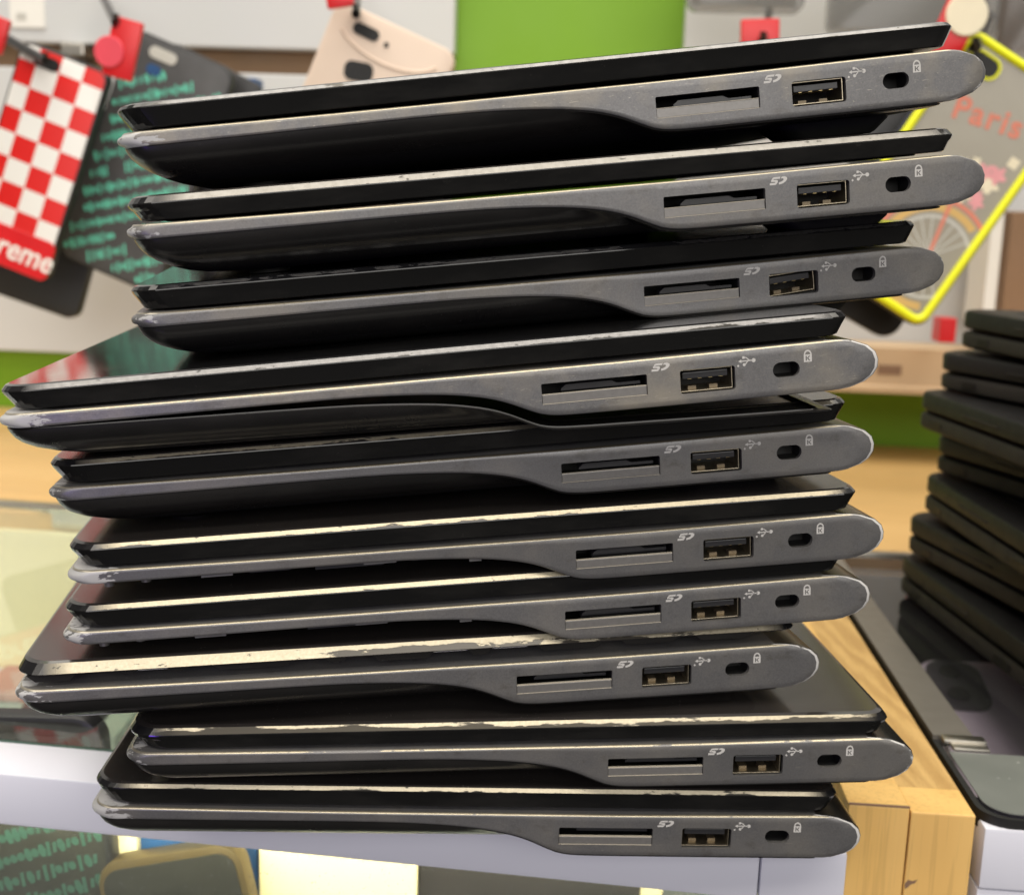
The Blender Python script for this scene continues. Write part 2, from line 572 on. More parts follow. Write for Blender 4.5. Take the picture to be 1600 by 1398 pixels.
def text_mesh(body, size, depth, mat, bold=0.0, shear=0.0, name='lettering', spacing=1.0):
    """letters in the x-y plane, size in mm, origin at the text centre"""
    cu = bpy.data.curves.new(name, 'FONT')
    cu.body = body
    cu.size = size * S
    cu.extrude = depth * S
    cu.offset = bold * S
    cu.shear = shear
    cu.space_character = spacing
    cu.align_x = 'CENTER'
    cu.align_y = 'CENTER'
    cu.resolution_u = 4
    ob = bpy.data.objects.new(name, cu)
    COL.objects.link(ob)
    dg = bpy.context.evaluated_depsgraph_get()
    dg.update()
    me = bpy.data.meshes.new_from_object(ob.evaluated_get(dg))
    bpy.data.objects.remove(ob)
    bpy.data.curves.remove(cu)
    me.name = name
    me.materials.clear()
    me.materials.append(mat)
    return me


# ------------------------------------------------------------------ the laptop
W, DEP = 290.0, 204.0
O0 = Vector((102.0, 145.0, -8.0))       # base centre, in the fitted u / y / z frame of the side face


def interp(tab, u):
    if u <= tab[0][0]:
        return tab[0][1]
    for (a, b), (c, d) in zip(tab, tab[1:]):
        if u <= c:
            t = (u - a) / (c - a)
            return b + (d - b) * t
    return tab[-1][1]


def smoothtab(tab, us):
    """Catmull-Rom through the table"""
    out = []
    for u in us:
        i = 0
        while i < len(tab) - 2 and u > tab[i + 1][0]:
            i += 1
        x0, y0 = tab[i]
        x1, y1 = tab[i + 1]
        m0 = (y1 - tab[i - 1][1]) / (x1 - tab[i - 1][0]) if i > 0 else (y1 - y0) / (x1 - x0)
        m1 = (tab[i + 2][1] - y0) / (tab[i + 2][0] - x0) if i + 2 < len(tab) else (y1 - y0) / (x1 - x0)
        t = min(1, max(0, (u - x0) / (x1 - x0)))
        h = x1 - x0
        out.append((2 * t**3 - 3 * t**2 + 1) * y0 + (t**3 - 2 * t**2 + t) * h * m0 + (-2 * t**3 + 3 * t**2) * y1 + (t**3 - t**2) * h * m1)
    return out


ZT = [(0, 5.9), (10, 5.8), (25, 5.6), (60, 5.25), (100, 5.1), (140, 5.05), (175, 5.35), (192, 5.5), (204, 5.5)]
ZB = [(0, 2.6), (10, 2.4), (40, 2.35), (65, 2.35), (80, 2.2), (92, 1.65), (100, 0.95), (106, 0.05), (111, -1.1), (115, -2.5),
      (119, -4.3), (122, -5.55), (125, -6.15), (129, -6.4), (140, -6.5), (175, -6.6), (204, -6.6)]
US = [0, 5, 12] + [15 + 6 * k for k in range(11)] + [80 + 2.0 * k for k in range(28)] + [140 + 6 * k for k in range(8)] + [187, 190, 192]
zt_tab = dict(zip(US, smoothtab(ZT, US)))
zb_tab = dict(zip(US, smoothtab(ZB, US)))


def outline(iy, i_f, ur, rf, rr, nf=7, nr=4):
    """closed ring round the laptop in plan; yields (u, y, abs_u, corner flag)"""
    pts = []
    side = [u for u in US if 12 <= u <= 190]

    def remap(u):
        a, b = 12.0, 190.0
        a2, b2 = i_f + rf, ur - rr
        if u < 80:
            return a2 + (u - a) / (80 - a) * (80 - a2)
        if u > 150:
            return 150 + (u - 150) / (b - 150) * (b2 - 150)
        return u
    for u in side:
        pts.append((remap(u), iy, u, 0))
    for k in range(1, nr + 1):
        a = math.radians(-90 + 90 * k / nr)
        pts.append((ur - rr + rr * math.cos(a), iy + rr + rr * math.sin(a), 192, 1))
    for k in range(0, nr + 1):
        a = math.radians(90 * k / nr)
        pts.append((ur - rr + rr * math.cos(a), W - iy - rr + rr * math.sin(a), 192, 1))
    for u in reversed(side[:-1]):
        pts.append((remap(u), W - iy, u, 0))
    for k in range(1, nf + 1):
        a = math.radians(90 + 90 * k / nf)
        pts.append((i_f + rf + rf * math.cos(a), W - iy - rf + rf * math.sin(a), 12 - 12 * k / nf, 2))
    for k in range(0, nf):
        a = math.radians(180 + 90 * k / nf)
        pts.append((i_f + rf + rf * math.cos(a), iy + rf + rf * math.sin(a), 12 * k / nf, 2))
    return pts


def ztop(u):
    return interp(ZT, u) if u not in zt_tab else zt_tab[u]


def zbot(u):
    return interp(ZB, u) if u not in zb_tab else zb_tab[u]


def loc(p):
    return (p[0] - O0.x, p[1] - O0.y, p[2] - O0.z)


def rear_u(z):
    t = min(1, max(0, (z + 6.6) / 12.1))
    e = abs(2 * t - 1) ** 2.25
    return 204 - 12.5 * (1 - max(0, 1 - e) ** (1 / 2.25))


def band_mesh():
    lv = [('b', 0.0, 0.45), ('b', 0.15, 0.14), ('b', 0.45, 0.0)] + [('m', t, 0.0) for t in (0.1, 0.22, 0.38, 0.55, 0.72, 0.87)] + \
         [('t', 0.62, 0.0), ('t', 0.36, 0.1), ('t', 0.14, 0.32), ('t', 0.0, 0.68)]
    R = []
    # hollow inside first (ceiling under the deck, then the inner wall of the skirt)
    ring = outline(1.3, 1.6, 190.0, 5.5, 1.0)
    R.append([loc((u, y, 3.2)) for (u, y, a, c) in ring])
    R.append([loc((u, y, zbot(a) + 0.15)) for (u, y, a, c) in ring])
    cols = None
    for kind, v, ins in lv:
        zr = {'b': -6.6 + v, 't': 5.5 - v}.get(kind)
        if kind == 'm':
            zr = -6.15 + v * (5.5 - 0.62 + 6.15)
        ur = rear_u(zr)
        # the front lip is rounded in profile
        tt = (zr + 6.6) / 12.1
        i_f = -0.6 + 1.5 * (abs(2 * tt - 1) ** 3)
        ring = outline(ins, i_f, ur, 5.6, 1.15)
        if cols is None:
            cols = [c for (_, _, _, c) in ring]
        r = []
        for (u, y, a, c) in ring:
            zb, zt = zbot(a), ztop(a)
            if kind == 'b':
                z = zb + v
            elif kind == 't':
                z = zt - v
            else:
                z = zb + 0.45 + v * (zt - 0.62 - zb - 0.45)
            r.append(loc((u, y, z)))
        R.append(r)
    nc = len(cols)
    first = cols.index(1)

    def col_mats(side):
        out = []
        for i in range(nc):
            nxt = cols[(i + 1) % nc]
            if nxt == 1 and i < first + 1:
                out.append(2)            # rubbed rim where side and rear meet
            elif cols[i] == 1 and nxt == 1:
                out.append(4)            # dark hinge barrel along the rear
            else:
                out.append(side)
        return out
    mis = [0, 0] + [col_mats(0)] * 9 + [col_mats(0), col_mats(1), col_mats(1)]
    mis = mis[:len(R) - 1]
    mb = MB()
    mb.rings(R, mis, capmi=(3, 0))
    return mb.mesh('base_frame', [M['band'], M['edge'], M['rim'], M['inner'], M['shell']])


def cut(me, cutters):
    """boolean difference, applied once on the prototype mesh"""
    ob = bpy.data.objects.new('tmp', me)
    COL.objects.link(ob)
    tmp = []
    for cm in cutters:
        co = bpy.data.objects.new('tmp_cut', cm)
        COL.objects.link(co)
        md = ob.modifiers.new('cut', 'BOOLEAN')
        md.operation = 'DIFFERENCE'
        md.solver = 'EXACT'
        md.object = co
        tmp.append(co)
    dg = bpy.context.evaluated_depsgraph_get()
    dg.update()
    res = bpy.data.meshes.new_from_object(ob.evaluated_get(dg))
    for co in tmp:
        bpy.data.objects.remove(co)
    bpy.data.objects.remove(ob)
    return res


SIDE = Matrix(((1, 0, 0, 0), (0, 0, 1, 0), (0, 1, 0, 0), (0, 0, 0, 1)))    # prism x,y,z -> laptop u, z, y


def side_prism(pts, y0, y1, mi=0, mb=None, bevel=0):
    mb = mb or MB()
    mat = Matrix.Translation((-O0.x, -O0.y, -O0.z)) @ SIDE
    return mb.prism(pts, y0, y1, mi, mat, bevel)


SD = (122.6, -3.47, 147.6, 1.47)
USB = (155.45, -4.05, 168.7, 1.66)
LK = (177.8, -2.3, 184.35, 1.32)

band_me = band_mesh()
cutters = [side_prism(rrect(*SD, 0.35, 3), -3, 3).mesh('c1', []), side_prism(rrect(*USB, 0.7, 4), -3, 3).mesh('c2', []),
           side_prism(rrect(*LK, 1.78, 8), -3, 3).mesh('c3', [])]
band_me = cut(band_me, cutters)
band_me.name = 'base_frame'
smooth_mesh(band_me, 32)


def shell_mesh():
    lv = [('lip', 0.25, 1.35, 1.7, 189.5), ('top', -0.04, 1.25, 1.6, 190), ('top', -0.06, 0.42, 1.2, 192.5), (1.5, -0.32, 0.5, 1.6, 192.8), (0.2, -0.5, 0.9, 2.3, 192.6), (-1.2, -0.62, 1.9, 3.4, 192.2),
          (-2.8, -0.72, 4.0, 5.2, 191.6), (-4.4, -0.8, 7.3, 7.8, 190.7), (-5.7, -0.87, 11, 10.7, 189.5), (-6.6, -0.94, 15, 14, 188), (-7.1, -1.0, 19, 17.5, 186), (-7.3, -1.05, 24, 22, 182)]
    R = []
    for a0, off, iy, i_f, ur in lv:
        ring = outline(iy, i_f - 0.6, ur, 5.8 + iy * 0.4, 1.5 + iy * 0.5)
        r = []
        for (u, y, a, c) in ring:
            zb = zbot(a)
            if isinstance(a0, str):
                z = zb + off
            else:
                z = min(a0, zb + off)
            r.append(loc((u, y, z)))
        R.append(r)
    mb = MB()
    mb.rings(R, [0] * 7 + [1] * (len(R) - 8), cap0=False, capmi=(0, 1))
    return mb.mesh('bottom_cover', [M['shell'], M['underside']], 40)


def lid_mesh(broken=False, cham=1.0):
    if broken:
        lv = [(8.7, 3.2, 3.2, 194.6), (8.9, 1.5, 1.4, 196.3), (9.1, 0.85, 0.7, 196.8), (9.35, 0.75, 0.6, 196.9), (11.6, 2.2, 1.9, 195.6), (12.0, 3.0, 2.7, 194.8), (12.0, 7, 6, 191.5)]
        mis = [2, 2, 0, 1, 0, 0]
    else:
        zc = 10.6 - 0.45 * (cham - 1)
        k = (11.88 - zc) / 1.3
        lv = [(5.96, 7.5, 8, 190), (6.25, 7.2, 7.7, 190.3), (6.3, 1.75, 3.6, 194.2), (6.55, 1.35, 3.1, 194.7), (8.6, 1.1, 1.75, 195.8), (zc - 0.9, 0.92, 0.85, 196.55), (zc - 0.25, 0.8, 0.6, 196.8), (zc, 0.86, 0.68, 196.72),
              (zc + 1.1 * k, 0.9 + 0.66 * k, 0.8 + 0.7 * k, 196.7 - 0.8 * k), (12.0, 1.0 + 1.35 * k, 0.9 + 1.4 * k, 196.6 - 1.5 * k), (12.0, 9, 8.5, 189)]
        mis = [2, 2, 2, 2, 2, 2, 2, 1, 0, 0]
    R = []
    for z, iy, i_f, ur in lv:
        R.append([loc((u, y, z)) for (u, y, a, c) in outline(iy, i_f - 0.7, ur + 0.8, 8.0, 4.5)])
    mb = MB()
    mb.rings(R, mis, capmi=(2, 0))
    return mb


def lid_obj(broken, cham, top, parent):
    mb = lid_mesh(broken, cham)
    me = mb.mesh('lid', [M[top], M['lidedge'], M['lidside']], 9)
    return link('lid', me, parent)


shell_me = shell_mesh()


def sd_parts(parent):
    u0, z0, u1, z1 = SD
    mb = MB()
    T = Matrix.Translation((-O0.x, -O0.y, -O0.z))
    # dark card cage behind the opening
    mb.box((u0 - 0.4, 14, z0 - 0.2), (u1 + 0.4, 15, z1 + 0.3), 0, T)
    mb.box((u0 - 0.4, 1.35, z1 + 0.02), (u1 + 0.4, 14, z1 + 0.4), 0, T)
    mb.box((u0 - 0.6, 1.35, z0), (u0 - 0.05, 14, z1), 0, T)
    mb.box((u1 + 0.05, 1.35, z0), (u1 + 0.6, 14, z1), 0, T)
    mb.box((u0, 1.35, z0 - 0.5), (u1, 14, z0 - 0.02), 0, T)
    o = mb.build('sd_card_slot', M['black'], parent)
    f = MB()
    f.rbox((u0 + 0.12, 0.35, z0 + 0.12), (u1 - 0.12, 0.9, -1.25), 0.12, 0, T)
    f.build('slot_cover', M['greyflap'], o)
    r = MB()
    r.rbox((u0 + 0.1, 0.28, -1.23), (u1 - 0.1, 1.2, -1.11), 0.04, 0, T)
    r.rbox((u0 + 0.1, 0.22, z0 + 0.03), (u1 - 0.1, 0.6, z0 + 0.13), 0.03, 0, T)
    r.build('slot_highlight', M['highlight'], o)  # pale bars painting the highlight lines along the slot cover
    t = MB()
    t.prism([(u0 + 5, -0.5), (u0 + 6.2, 0.4), (u0 + 17, 0.4), (u0 + 18.4, -0.3), (u1 - 1, -0.3), (u1 - 1, -1.0), (u0 + 5, -1.0)], 3.2, 6, 0, T @ SIDE)
    t.build('card_tray', M['tongue'], o)
    return o


def usb_parts(parent):
    u0, z0, u1, z1 = USB
    T = Matrix.Translation((-O0.x, -O0.y, -O0.z))
    o = MB()
    # steel sleeve: four walls
    a0, a1, b0, b1 = u0 + 0.25, u1 - 0.75, z0 + 0.55, z1 - 0.35
    y0 = 0.75
    for lo, hi in (((a0, y0, b0 - 0.22), (a1, 11, b0)), ((a0, y0, b1), (a1, 11, b1 + 0.22)), ((a0 - 0.22, y0, b0 - 0.22), (a0, 11, b1 + 0.22)), ((a1, y0, b0 - 0.22), (a1 + 0.22, 11, b1 + 0.22))):
        o.rbox(lo, hi, 0.06, 0, T)
    ob = o.build('usb_port', M['steel'], parent)
    d = MB()
    d.box((u0 - 1, 11, z0 - 1), (u1 + 1, 12, z1 + 1), 0, T)
    d.box((u0 - 1, 1.35, z1 + 0.1), (u1 + 1, 11, z1 + 0.5), 0, T)
    d.box((u0 - 1, 1.35, z0 - 0.6), (u1 + 1, 11, z0 - 0.1), 0, T)
    d.box((u0 - 1, 1.35, z0 - 0.1), (u0 - 0.1, 11, z1 + 0.1), 0, T)
    d.box((u1 + 0.1, 1.35, z0 - 0.1), (u1 + 1, 11, z1 + 0.1), 0, T)
    d.build('port_housing', M['black'], ob)
    t = MB()
    t.rbox((a0 + 0.7, 1.5, -0.75), (a1 - 0.7, 10.5, 0.75), 0.15, 0, T)
    t.build('port_tongue', M['tongue'], ob)
    c = MB()
    for k in range(4):
        uu = a0 + 2.0 + k * 2.5
        c.box((uu, 1.9, -0.88), (uu + 0.9, 9, -0.77), 0, T)
    c.build('contact', M['contact'], ob)
    sp = MB()
    for uu in (a0 + 2.2, a0 + 7.4):
        sp.prism([(0, 0), (2.0, 0), (2.0, 0.8), (0, 0.8)], 3.0, 5.5, 0, T @ Matrix.Translation((uu, 0, b0 + 0.02)) @ SIDE)
    sp.build('spring_tab', M['springs'], ob)
    return ob


def lock_part(parent):
    u0, z0, u1, z1 = LK
    mb = MB()
    T = Matrix.Translation((-O0.x, -O0.y, -O0.z))
    mb.box((u0 - 0.3, 7, z0 - 0.3), (u1 + 0.3, 8, z1 + 0.3), 0, T)
    mb.box((u0 - 0.4, 1.35, z1 + 0.02), (u1 + 0.4, 7, z1 + 0.4), 0, T)
    mb.box((u0 - 0.4, 1.35, z0 - 0.4), (u1 + 0.4, 7, z0 - 0.02), 0, T)
    mb.box((u0 - 0.6, 1.35, z0), (u0 - 0.02, 7, z1), 0, T)
    mb.box((u1 + 0.02, 1.35, z0), (u1 + 0.6, 7, z1), 0, T)
    return mb.build('lock_slot', M['black'], parent)


PY0, PY1 = -0.035, 0.02        # printed marks stand a hair proud of the paint


def stroke(mb, a, b, w, mat=None):
    ax, ay = a
    bx, by = b
    d = math.hypot(bx - ax, by - ay)
    nx, ny = -(by - ay) / d * w / 2, (bx - ax) / d * w / 2
    side_prism([(ax + nx, ay + ny), (ax - nx, ay - ny), (bx - nx, by - ny), (bx + nx, by + ny)], PY0, PY1, 0, mb)


def disc(mb, c, r, n=14, a0=0, a1=360):
    side_prism([(c[0] + r * math.cos(math.radians(a0 + (a1 - a0) * k / n)), c[1] + r * math.sin(math.radians(a0 + (a1 - a0) * k / n))) for k in range(n)], PY0, PY1, 0, mb)


def symbols(parent):
    # SD mark: slanted S, then the swept D
    mb = MB()
    x, z = 148.75, 1.95
    sl = 0.35

    def P(a, b):
        return (x + a + sl * b, z + b)
    for pts in ([(0.0, 0.0), (1.55, 0.0), (1.75, 0.5), (-0.1, 0.5)], [(1.2, 0.42), (1.8, 0.42), (1.75, 0.95), (1.4, 1.15), (0.5, 1.15), (0.5, 0.75), (1.15, 0.72)],
                [(0.15, 0.75), (0.6, 0.75), (0.6, 1.25), (0.25, 1.4), (0.0, 1.15)], [(0.25, 1.35), (2.1, 1.35), (2.1, 1.8), (0.55, 1.8), (0.15, 1.6)]):
        side_prism([P(*p) for p in pts], PY0, PY1, 0, mb)
    outer = [(2.45, 1.8), (3.2, 1.8), (3.8, 1.55), (4.0, 1.1), (3.75, 0.6), (3.2, 0.2), (2.3, 0.0)]
    inner = [(2.3, 1.38), (2.75, 1.4), (3.0, 1.3), (3.15, 1.08), (2.95, 0.8), (2.6, 0.62), (2.1, 0.5)]
    for k in range(6):
        side_prism([P(*outer[k]), P(*outer[k + 1]), P(*inner[k + 1]), P(*inner[k])], PY0, PY1, 0, mb)
    mb.build('sd_symbol', M['print'], parent)
    # USB trident
    mb = MB()
    x, z = 169.7, 2.45
    stroke(mb, (x + 0.4, z), (x + 3.4, z + 0.02), 0.26)
    disc(mb, (x + 3.55, z), 0.48)
    side_prism([(x - 0.15, z), (x + 0.6, z + 0.42), (x + 0.6, z - 0.42)], PY0 - 0.002, PY1, 0, mb)
    stroke(mb, (x + 2.6, z + 0.02), (x + 1.7, z + 0.82), 0.22)
    stroke(mb, (x + 1.75, z + 0.8), (x + 1.2, z + 0.82), 0.22)
    side_prism([(x + 0.85, z + 0.55), (x + 1.4, z + 0.55), (x + 1.4, z + 1.1), (x + 0.85, z + 1.1)], PY0 - 0.004, PY1, 0, mb)
    stroke(mb, (x + 2.2, z - 0.02), (x + 1.5, z - 0.82), 0.22)
    disc(mb, (x + 1.25, z - 0.88), 0.36)
    side_prism([(x - 0.2, z - 0.75), (x + 0.1, z - 1.05), (x - 0.2, z - 1.35), (x - 0.5, z - 1.05)], PY0, PY1, 0, mb)
    mb.build('usb_symbol', M['print'], parent)
    # padlock with a K
    mb = MB()
    x, z = 185.4, 0.85
    side_prism([(x, z), (x + 1.95, z), (x + 1.95, z + 1.75), (x, z + 1.75)], PY0, PY1, 0, mb)
    for k in range(8):
        a, b = math.radians(180 * k / 8), math.radians(180 * (k + 1) / 8)
        c = (x + 0.975, z + 1.76)
        side_prism([(c[0] + 0.95 * math.cos(a), c[1] + 1.1 * math.sin(a)), (c[0] + 0.95 * math.cos(b), c[1] + 1.1 * math.sin(b)),
                    (c[0] + 0.62 * math.cos(b), c[1] + 0.72 * math.sin(b)), (c[0] + 0.62 * math.cos(a), c[1] + 0.72 * math.sin(a))], PY0, PY1, 0, mb)
    lk = mb.build('lock_symbol', M['print'], parent)
    km = MB()
    for pts in ([(0.45, 0.3), (0.72, 0.3), (0.72, 1.45), (0.45, 1.45)], [(0.72, 0.8), (1.28, 1.45), (1.58, 1.45), (0.98, 0.78)], [(0.75, 0.95), (0.95, 1.05), (1.58, 0.3), (1.25, 0.3)]):
        side_prism([(x + a, z + b) for a, b in pts], PY0 - 0.012, PY0 - 0.004, 0, km)
    km.build('letter', M['printdark'], lk)


def feet(shell, rear=True):
    T = Matrix.Translation((-O0.x, -O0.y, -O0.z))
    for yy in (26, W - 26):
        mb = MB()
        mb.prism(rrect(24, yy - 5, 34, yy + 5, 4.5), -8.1, -7.2, 0, T)
        mb.build('rubber_foot', M['rubber'], shell, 40)
        if not rear:
            continue
        mb = MB()
        rs = []
        for z, g in ((-7.0, 0), (-8.2, -0.3), (-11.0, -3.2), (-11.5, -4.2)):
            rs.append([loc((u, y, z)) for u, y in rrect(158 - g, yy - 11 - g * 0.5, 187 + g, yy + 11 + g * 0.5, 4)])
        mb.rings(rs, [0, 0, 0])
        mb.build('rubber_foot', M['rubber'], shell, 40)


def inner_frame(parent, seed):
    """what shows where the bottom cover is gone"""
    rnd = random.Random(seed)
    T = Matrix.Translation((-O0.x, -O0.y, -O0.z))
    mb = MB()
    mb.box((8, 7, 1.2), (186, W - 7, 3.1), 0, T)
    for (a, b, zz) in ((42, 52, 0.4), (58, 75, -0.3), (82, 96, 0.2), (104, 118, -1.5), (128, 150, -3.0)):
        mb.box((a, 6 + rnd.random() * 2, zz), (b, 40, 1.3), 0, T)
    o = mb.build('inner_chassis', M['inner'], parent)
    for a, b, h in ((31, 38.5, 0.75), (70, 78, 0.6), (96, 99, 0.8)):
        za = zbot((a + b) / 2) if (a + b) / 2 in zb_tab else interp(ZB, (a + b) / 2)
        tb = MB()
        tb.box((a, 1.35, za - h), (b, 1.9, za + 0.8), 0, T)
        tb.build('cover_latch', M['band'], o)
    for (u, y) in ((8.5, 6.5), (17, 8)):
        p = MB()
        c = loc((u, y, 0))
        p.tube([(c[0], c[1], c[2] + 3.1), (c[0], c[1], c[2] + 0.9), (c[0], c[1], c[2] + 0.85), (c[0], c[1], c[2] - 0.1)], [1.6, 1.6, 1.2, 1.2], 12)
        p.build('screw_post', M['greyflap'], o, 30)


def lid_clips(lid):
    T = Matrix.Translation((-O0.x, -O0.y, -O0.z)) @ SIDE
    pan = MB()
    pan.box(loc((12, 11, 6.6)), loc((188, W - 11, 8.8)))
    pan.build('inner_panel', M['black'], lid)
    for u0, w, h in ((5, 8, 1.6), (26, 1.6, 1.0), (38, 1.6, 1.0), (49, 16, 1.3), (76, 2.5, 1.2), (88, 12, 1.6), (112, 3, 1.5), (130, 14, 1.5), (152, 12, 1.3), (172, 12, 1.4)):
        mb = MB()
        mb.prism([(u0 - 2.0, 8.85), (u0, 8.75 - h), (u0 + w, 8.75 - h), (u0 + w + 2.0, 8.85)], 2.0, 3.2, 0, T)
        mb.build('bezel_clip', M['shell'], lid)
    tr = MB()  # white bars added to paint in the bright gaps between the clips
    for u0, u1 in ((28.5, 36), (101, 111), (116, 126)):
        tr.box(loc((u0, 3.4, 8.05)), loc((u1, 3.7, 8.75)))
    tr.build('bright_gap_strip', M['label'], lid)


POSE = [[10.398, 290.198, 23.932, 0.1287, 0.14483], [13.457, 288.533, 1.686, 0.15829, 0.12277], [11.296, 299.622, -19.611, 0.19455, 0.11173], [-13.972, 277.783, -41.8, 0.10976, 0.11396],
        [-7.916, 291.993, -62.937, 0.1366, 0.0929], [-3.416, 291.0, -84.306, 0.14506, 0.07582], [-5.406, 292.0, -100.471, 0.14213, 0.06996], [-17.065, 291.32, -117.466, 0.15109, 0.04623],
        [7.149, 293.135, -138.757, 0.07336, 0.02758], [-4.591, 297.274, -159.662, 0.04661, 0.00151]]
# label, has bottom cover, broken lid, lid edge width, lid top, lid wear, primer, deck wear, chips, tone
LAPS = [
    ('topmost laptop of the tall stack, with scuffed grey side and nothing lying on it', 1, 0, 0.05, 'lidgloss', 0.74, 0.6, 0.95, 0.75, 1.0),
    ('second laptop from the top of the tall stack, with a broad smooth silver lid edge', 1, 0, 1.6, 'lidtop', 1.4, 0.5, 0.95, 0.35, 0.35),
    ('third laptop from the top, with a plain black lid and a bent USB port', 1, 0, 0.3, 'lidgloss', 0.42, 0.0, 0.9, 0.2, 0.45),
    ('laptop jutting out furthest left, glossy lid mirroring phone cases, bottom cover hanging loose', 1, 0, 0.7, 'lidgloss', 0.74, 0.2, 0.95, 1.0, 0.9),
    ('closed laptop right beneath the one whose bottom cover hangs loose', 1, 0, 0.5, 'lidtop', 0.72, 0.1, 1.0, 0.25, 0.3),
    ('upper of the two laptops missing their bottom covers, with a whitened front corner', 0, 0, 0.8, 'lidtop', 0.74, 0.2, 0.95, 0.95, 0.3),
    ('lower of the two laptops missing their bottom covers, dented white at its rear tip', 0, 0, 0.85, 'lidtop', 0.75, 0.2, 0.95, 0.5, 0.3),
    ('laptop with a split lid, its broad champagne edge lifted over exposed bezel clips', 1, 1, 1.3, 'lidtop', 0.84, 0.6, 0.95, 0.45, 0.3),
    ('second laptop from the bottom, with flaking cream and grey paint all along its lid edge', 1, 0, 2.1, 'lidtop', 0.54, 1.0, 0.7, 0.3, 0.3),
    ('bottom laptop of the tall stack, resting on the counter edge', 1, 0, 0.6, 'lidtop', 0.74, 0.3, 0.95, 0.8, 0.35),
]


def build_laptop(cover, broken, cham, top):
    root = bpy.data.objects.new('laptop', None)
    COL.objects.link(root)
    root.empty_display_size = 0.05
    link('base_frame', band_me, root)
    sd_parts(root)
    usb_parts(root)
    lock_part(root)
    symbols(root)
    if cover:
        sh = link('bottom_cover', shell_me, root)
        feet(sh)
    else:
        inner_frame(root, 3)
    lid = lid_obj(broken, cham, top, root)
    if broken:
        lid_clips(lid)
    return root


protos = {}
for i, (lab, cover, broken, cham, top, lw, prim, dw, chips, tone) in enumerate(LAPS):
    key = (cover, broken, cham, top)
    if key in protos:
        root = copy_tree(protos[key])
    else:
        # same hardware: copy a finished machine of the same cover state, then give it its own lid
        src = next((p for k, p in protos.items() if k[0] == cover), None)
        if src is None:
            root = build_laptop(cover, broken, cham, top)
        else:
            root = copy_tree(src)
            for ch in list(root.children):
                if ch.name.split('.')[0] == 'lid':
                    for g in list(ch.children):
                        bpy.data.objects.remove(g)
                    bpy.data.objects.remove(ch)
            lid = lid_obj(broken, cham, top, root)
            if broken:
                lid_clips(lid)
        protos[key] = root
    x, y, z, yaw, tilt = POSE[i]
    Rm = Matrix.Rotation(yaw, 4, 'Z') @ Matrix.Rotation(-tilt, 4, 'Y')
    p = Vector((x, y, z + 1.52 + ZO)) + (Rm @ Vector((O0.x - 102, O0.y, O0.z)))
    root.matrix_world = Matrix.Translation(p * S) @ Rm
    tag(root, lab, 'laptop', 'laptops piled in the tall stack')
    for ch in root.children:
        b = ch.name.split('.')[0]
        if b == 'lid':
            ch['wear'] = lw
            ch['primer'] = prim
            ch['silver'] = (0.95, 0.8, 0.9, 0.95, 0.1, 0.0, 0.0, 0.1, 0.0, 0.1)[i]
        elif b == 'base_frame':
            ch['wear'] = dw
            ch['chips'] = chips
            ch['tone'] = tone
            ch['rim'] = (0.35, 0.1, 0.25, 0.6, 0.95, 0.9, 0.8, 0.7, 0.5, 0.75)[i]
        elif b == 'usb_port' and i == 2:
            ch['label'] = 'bent USB port, knocked crooked'
            cc = Vector(loc((162, 1, -1.2))) * S
            ch.matrix_local = Matrix.Translation(cc + Vector((-0.0002, 0, 0.0001))) @ Matrix.Rotation(math.radians(-3.5), 4, 'Y') @ Matrix.Rotation(math.radians(3), 4, 'Z') @ Matrix.Translation(-cc)
        elif b == 'inner_chassis':
            for g in ch.children:
                g['chips'] = 0.0
                g['tone'] = 0.2
        elif b == 'bottom_cover' and i == 3:
            ch['label'] = 'bottom cover hanging loose below the grey side'
            # hinged down about its front edge
            ch.matrix_local = Matrix.Translation((-0.100, 0, 0.012)) @ Matrix.Rotation(math.radians(1.25), 4, 'Y') @ Matrix.Translation((0.100, 0, -0.0123))
            for g in list(ch.children):
                if min(v.co.x for v in g.data.vertices) > 0:      # rear feet are gone on this one
                    bpy.data.objects.remove(g)

# ------------------------------------------------------------------ counters
ez = Vector((0, 0, 1))


def frame(origin, yaw_deg):
    return Matrix.Translation(origin) @ Matrix.Rotation(math.radians(yaw_deg), 4, 'Z')


# left glass counter: front edge line through the pixels of its rail
LC = frame((-150, 345.5, 0), -7.0)
root = empty('display_counter', LC)
tag(root, 'glass topped display counter with a white front rail, under the tall stack', 'counter')
XL, XR = -420.0, 250.0
mb = MB()
mb.rbox((XL, 0, -17.5), (XR - 24, 22, -0.6), 1.2)
mb.rbox((XL, 22.2, -17.5), (XR - 24, 26, -5.0), 0.4)
mb.build('front_rail', M['rail'], root, 40)
mb = MB()
mb.rbox((XR - 23.7, 0.1, -17.5), (XR, 22, -0.7), 1.2)
mb.build('rail_joint', M['rail'], root, 40)
mb = MB()
mb.box((XL, 22.6, -4.6), (XR, 314, -0.2))
gt = mb.build('glass_top', M['glass'], root)
mb = MB()
mb.box((XL, 21.9, -4.4), (XR, 22.5, -0.5))
mb.build('glass_edge', M['glassedge'], gt)
mb = MB()
mb.rbox((XL, 314.5, -12), (XR, 326, 1.0), 0.8)
mb.build('back_rail', M['bracket'], root, 40)
mb = MB()
mb.box((XL, 10, -330), (XR - 2, 13, -17.7))
mb.build('front_glass', M['glass'], root)
mb = MB()
mb.box((XL, 305, -330), (XR, 313, -12.5))
mb.build('back_panel', M['cream'], root)
mb = MB()
mb.box((XL, 16, -99), (XR - 3, 304, -94))
mb.build('shelf', M['white'], root)
mb = MB()
mb.box((XL - 8, 0, -900), (XL - 0.5, 326, -0.5))
mb.build('side_panel', M['rail'], root)


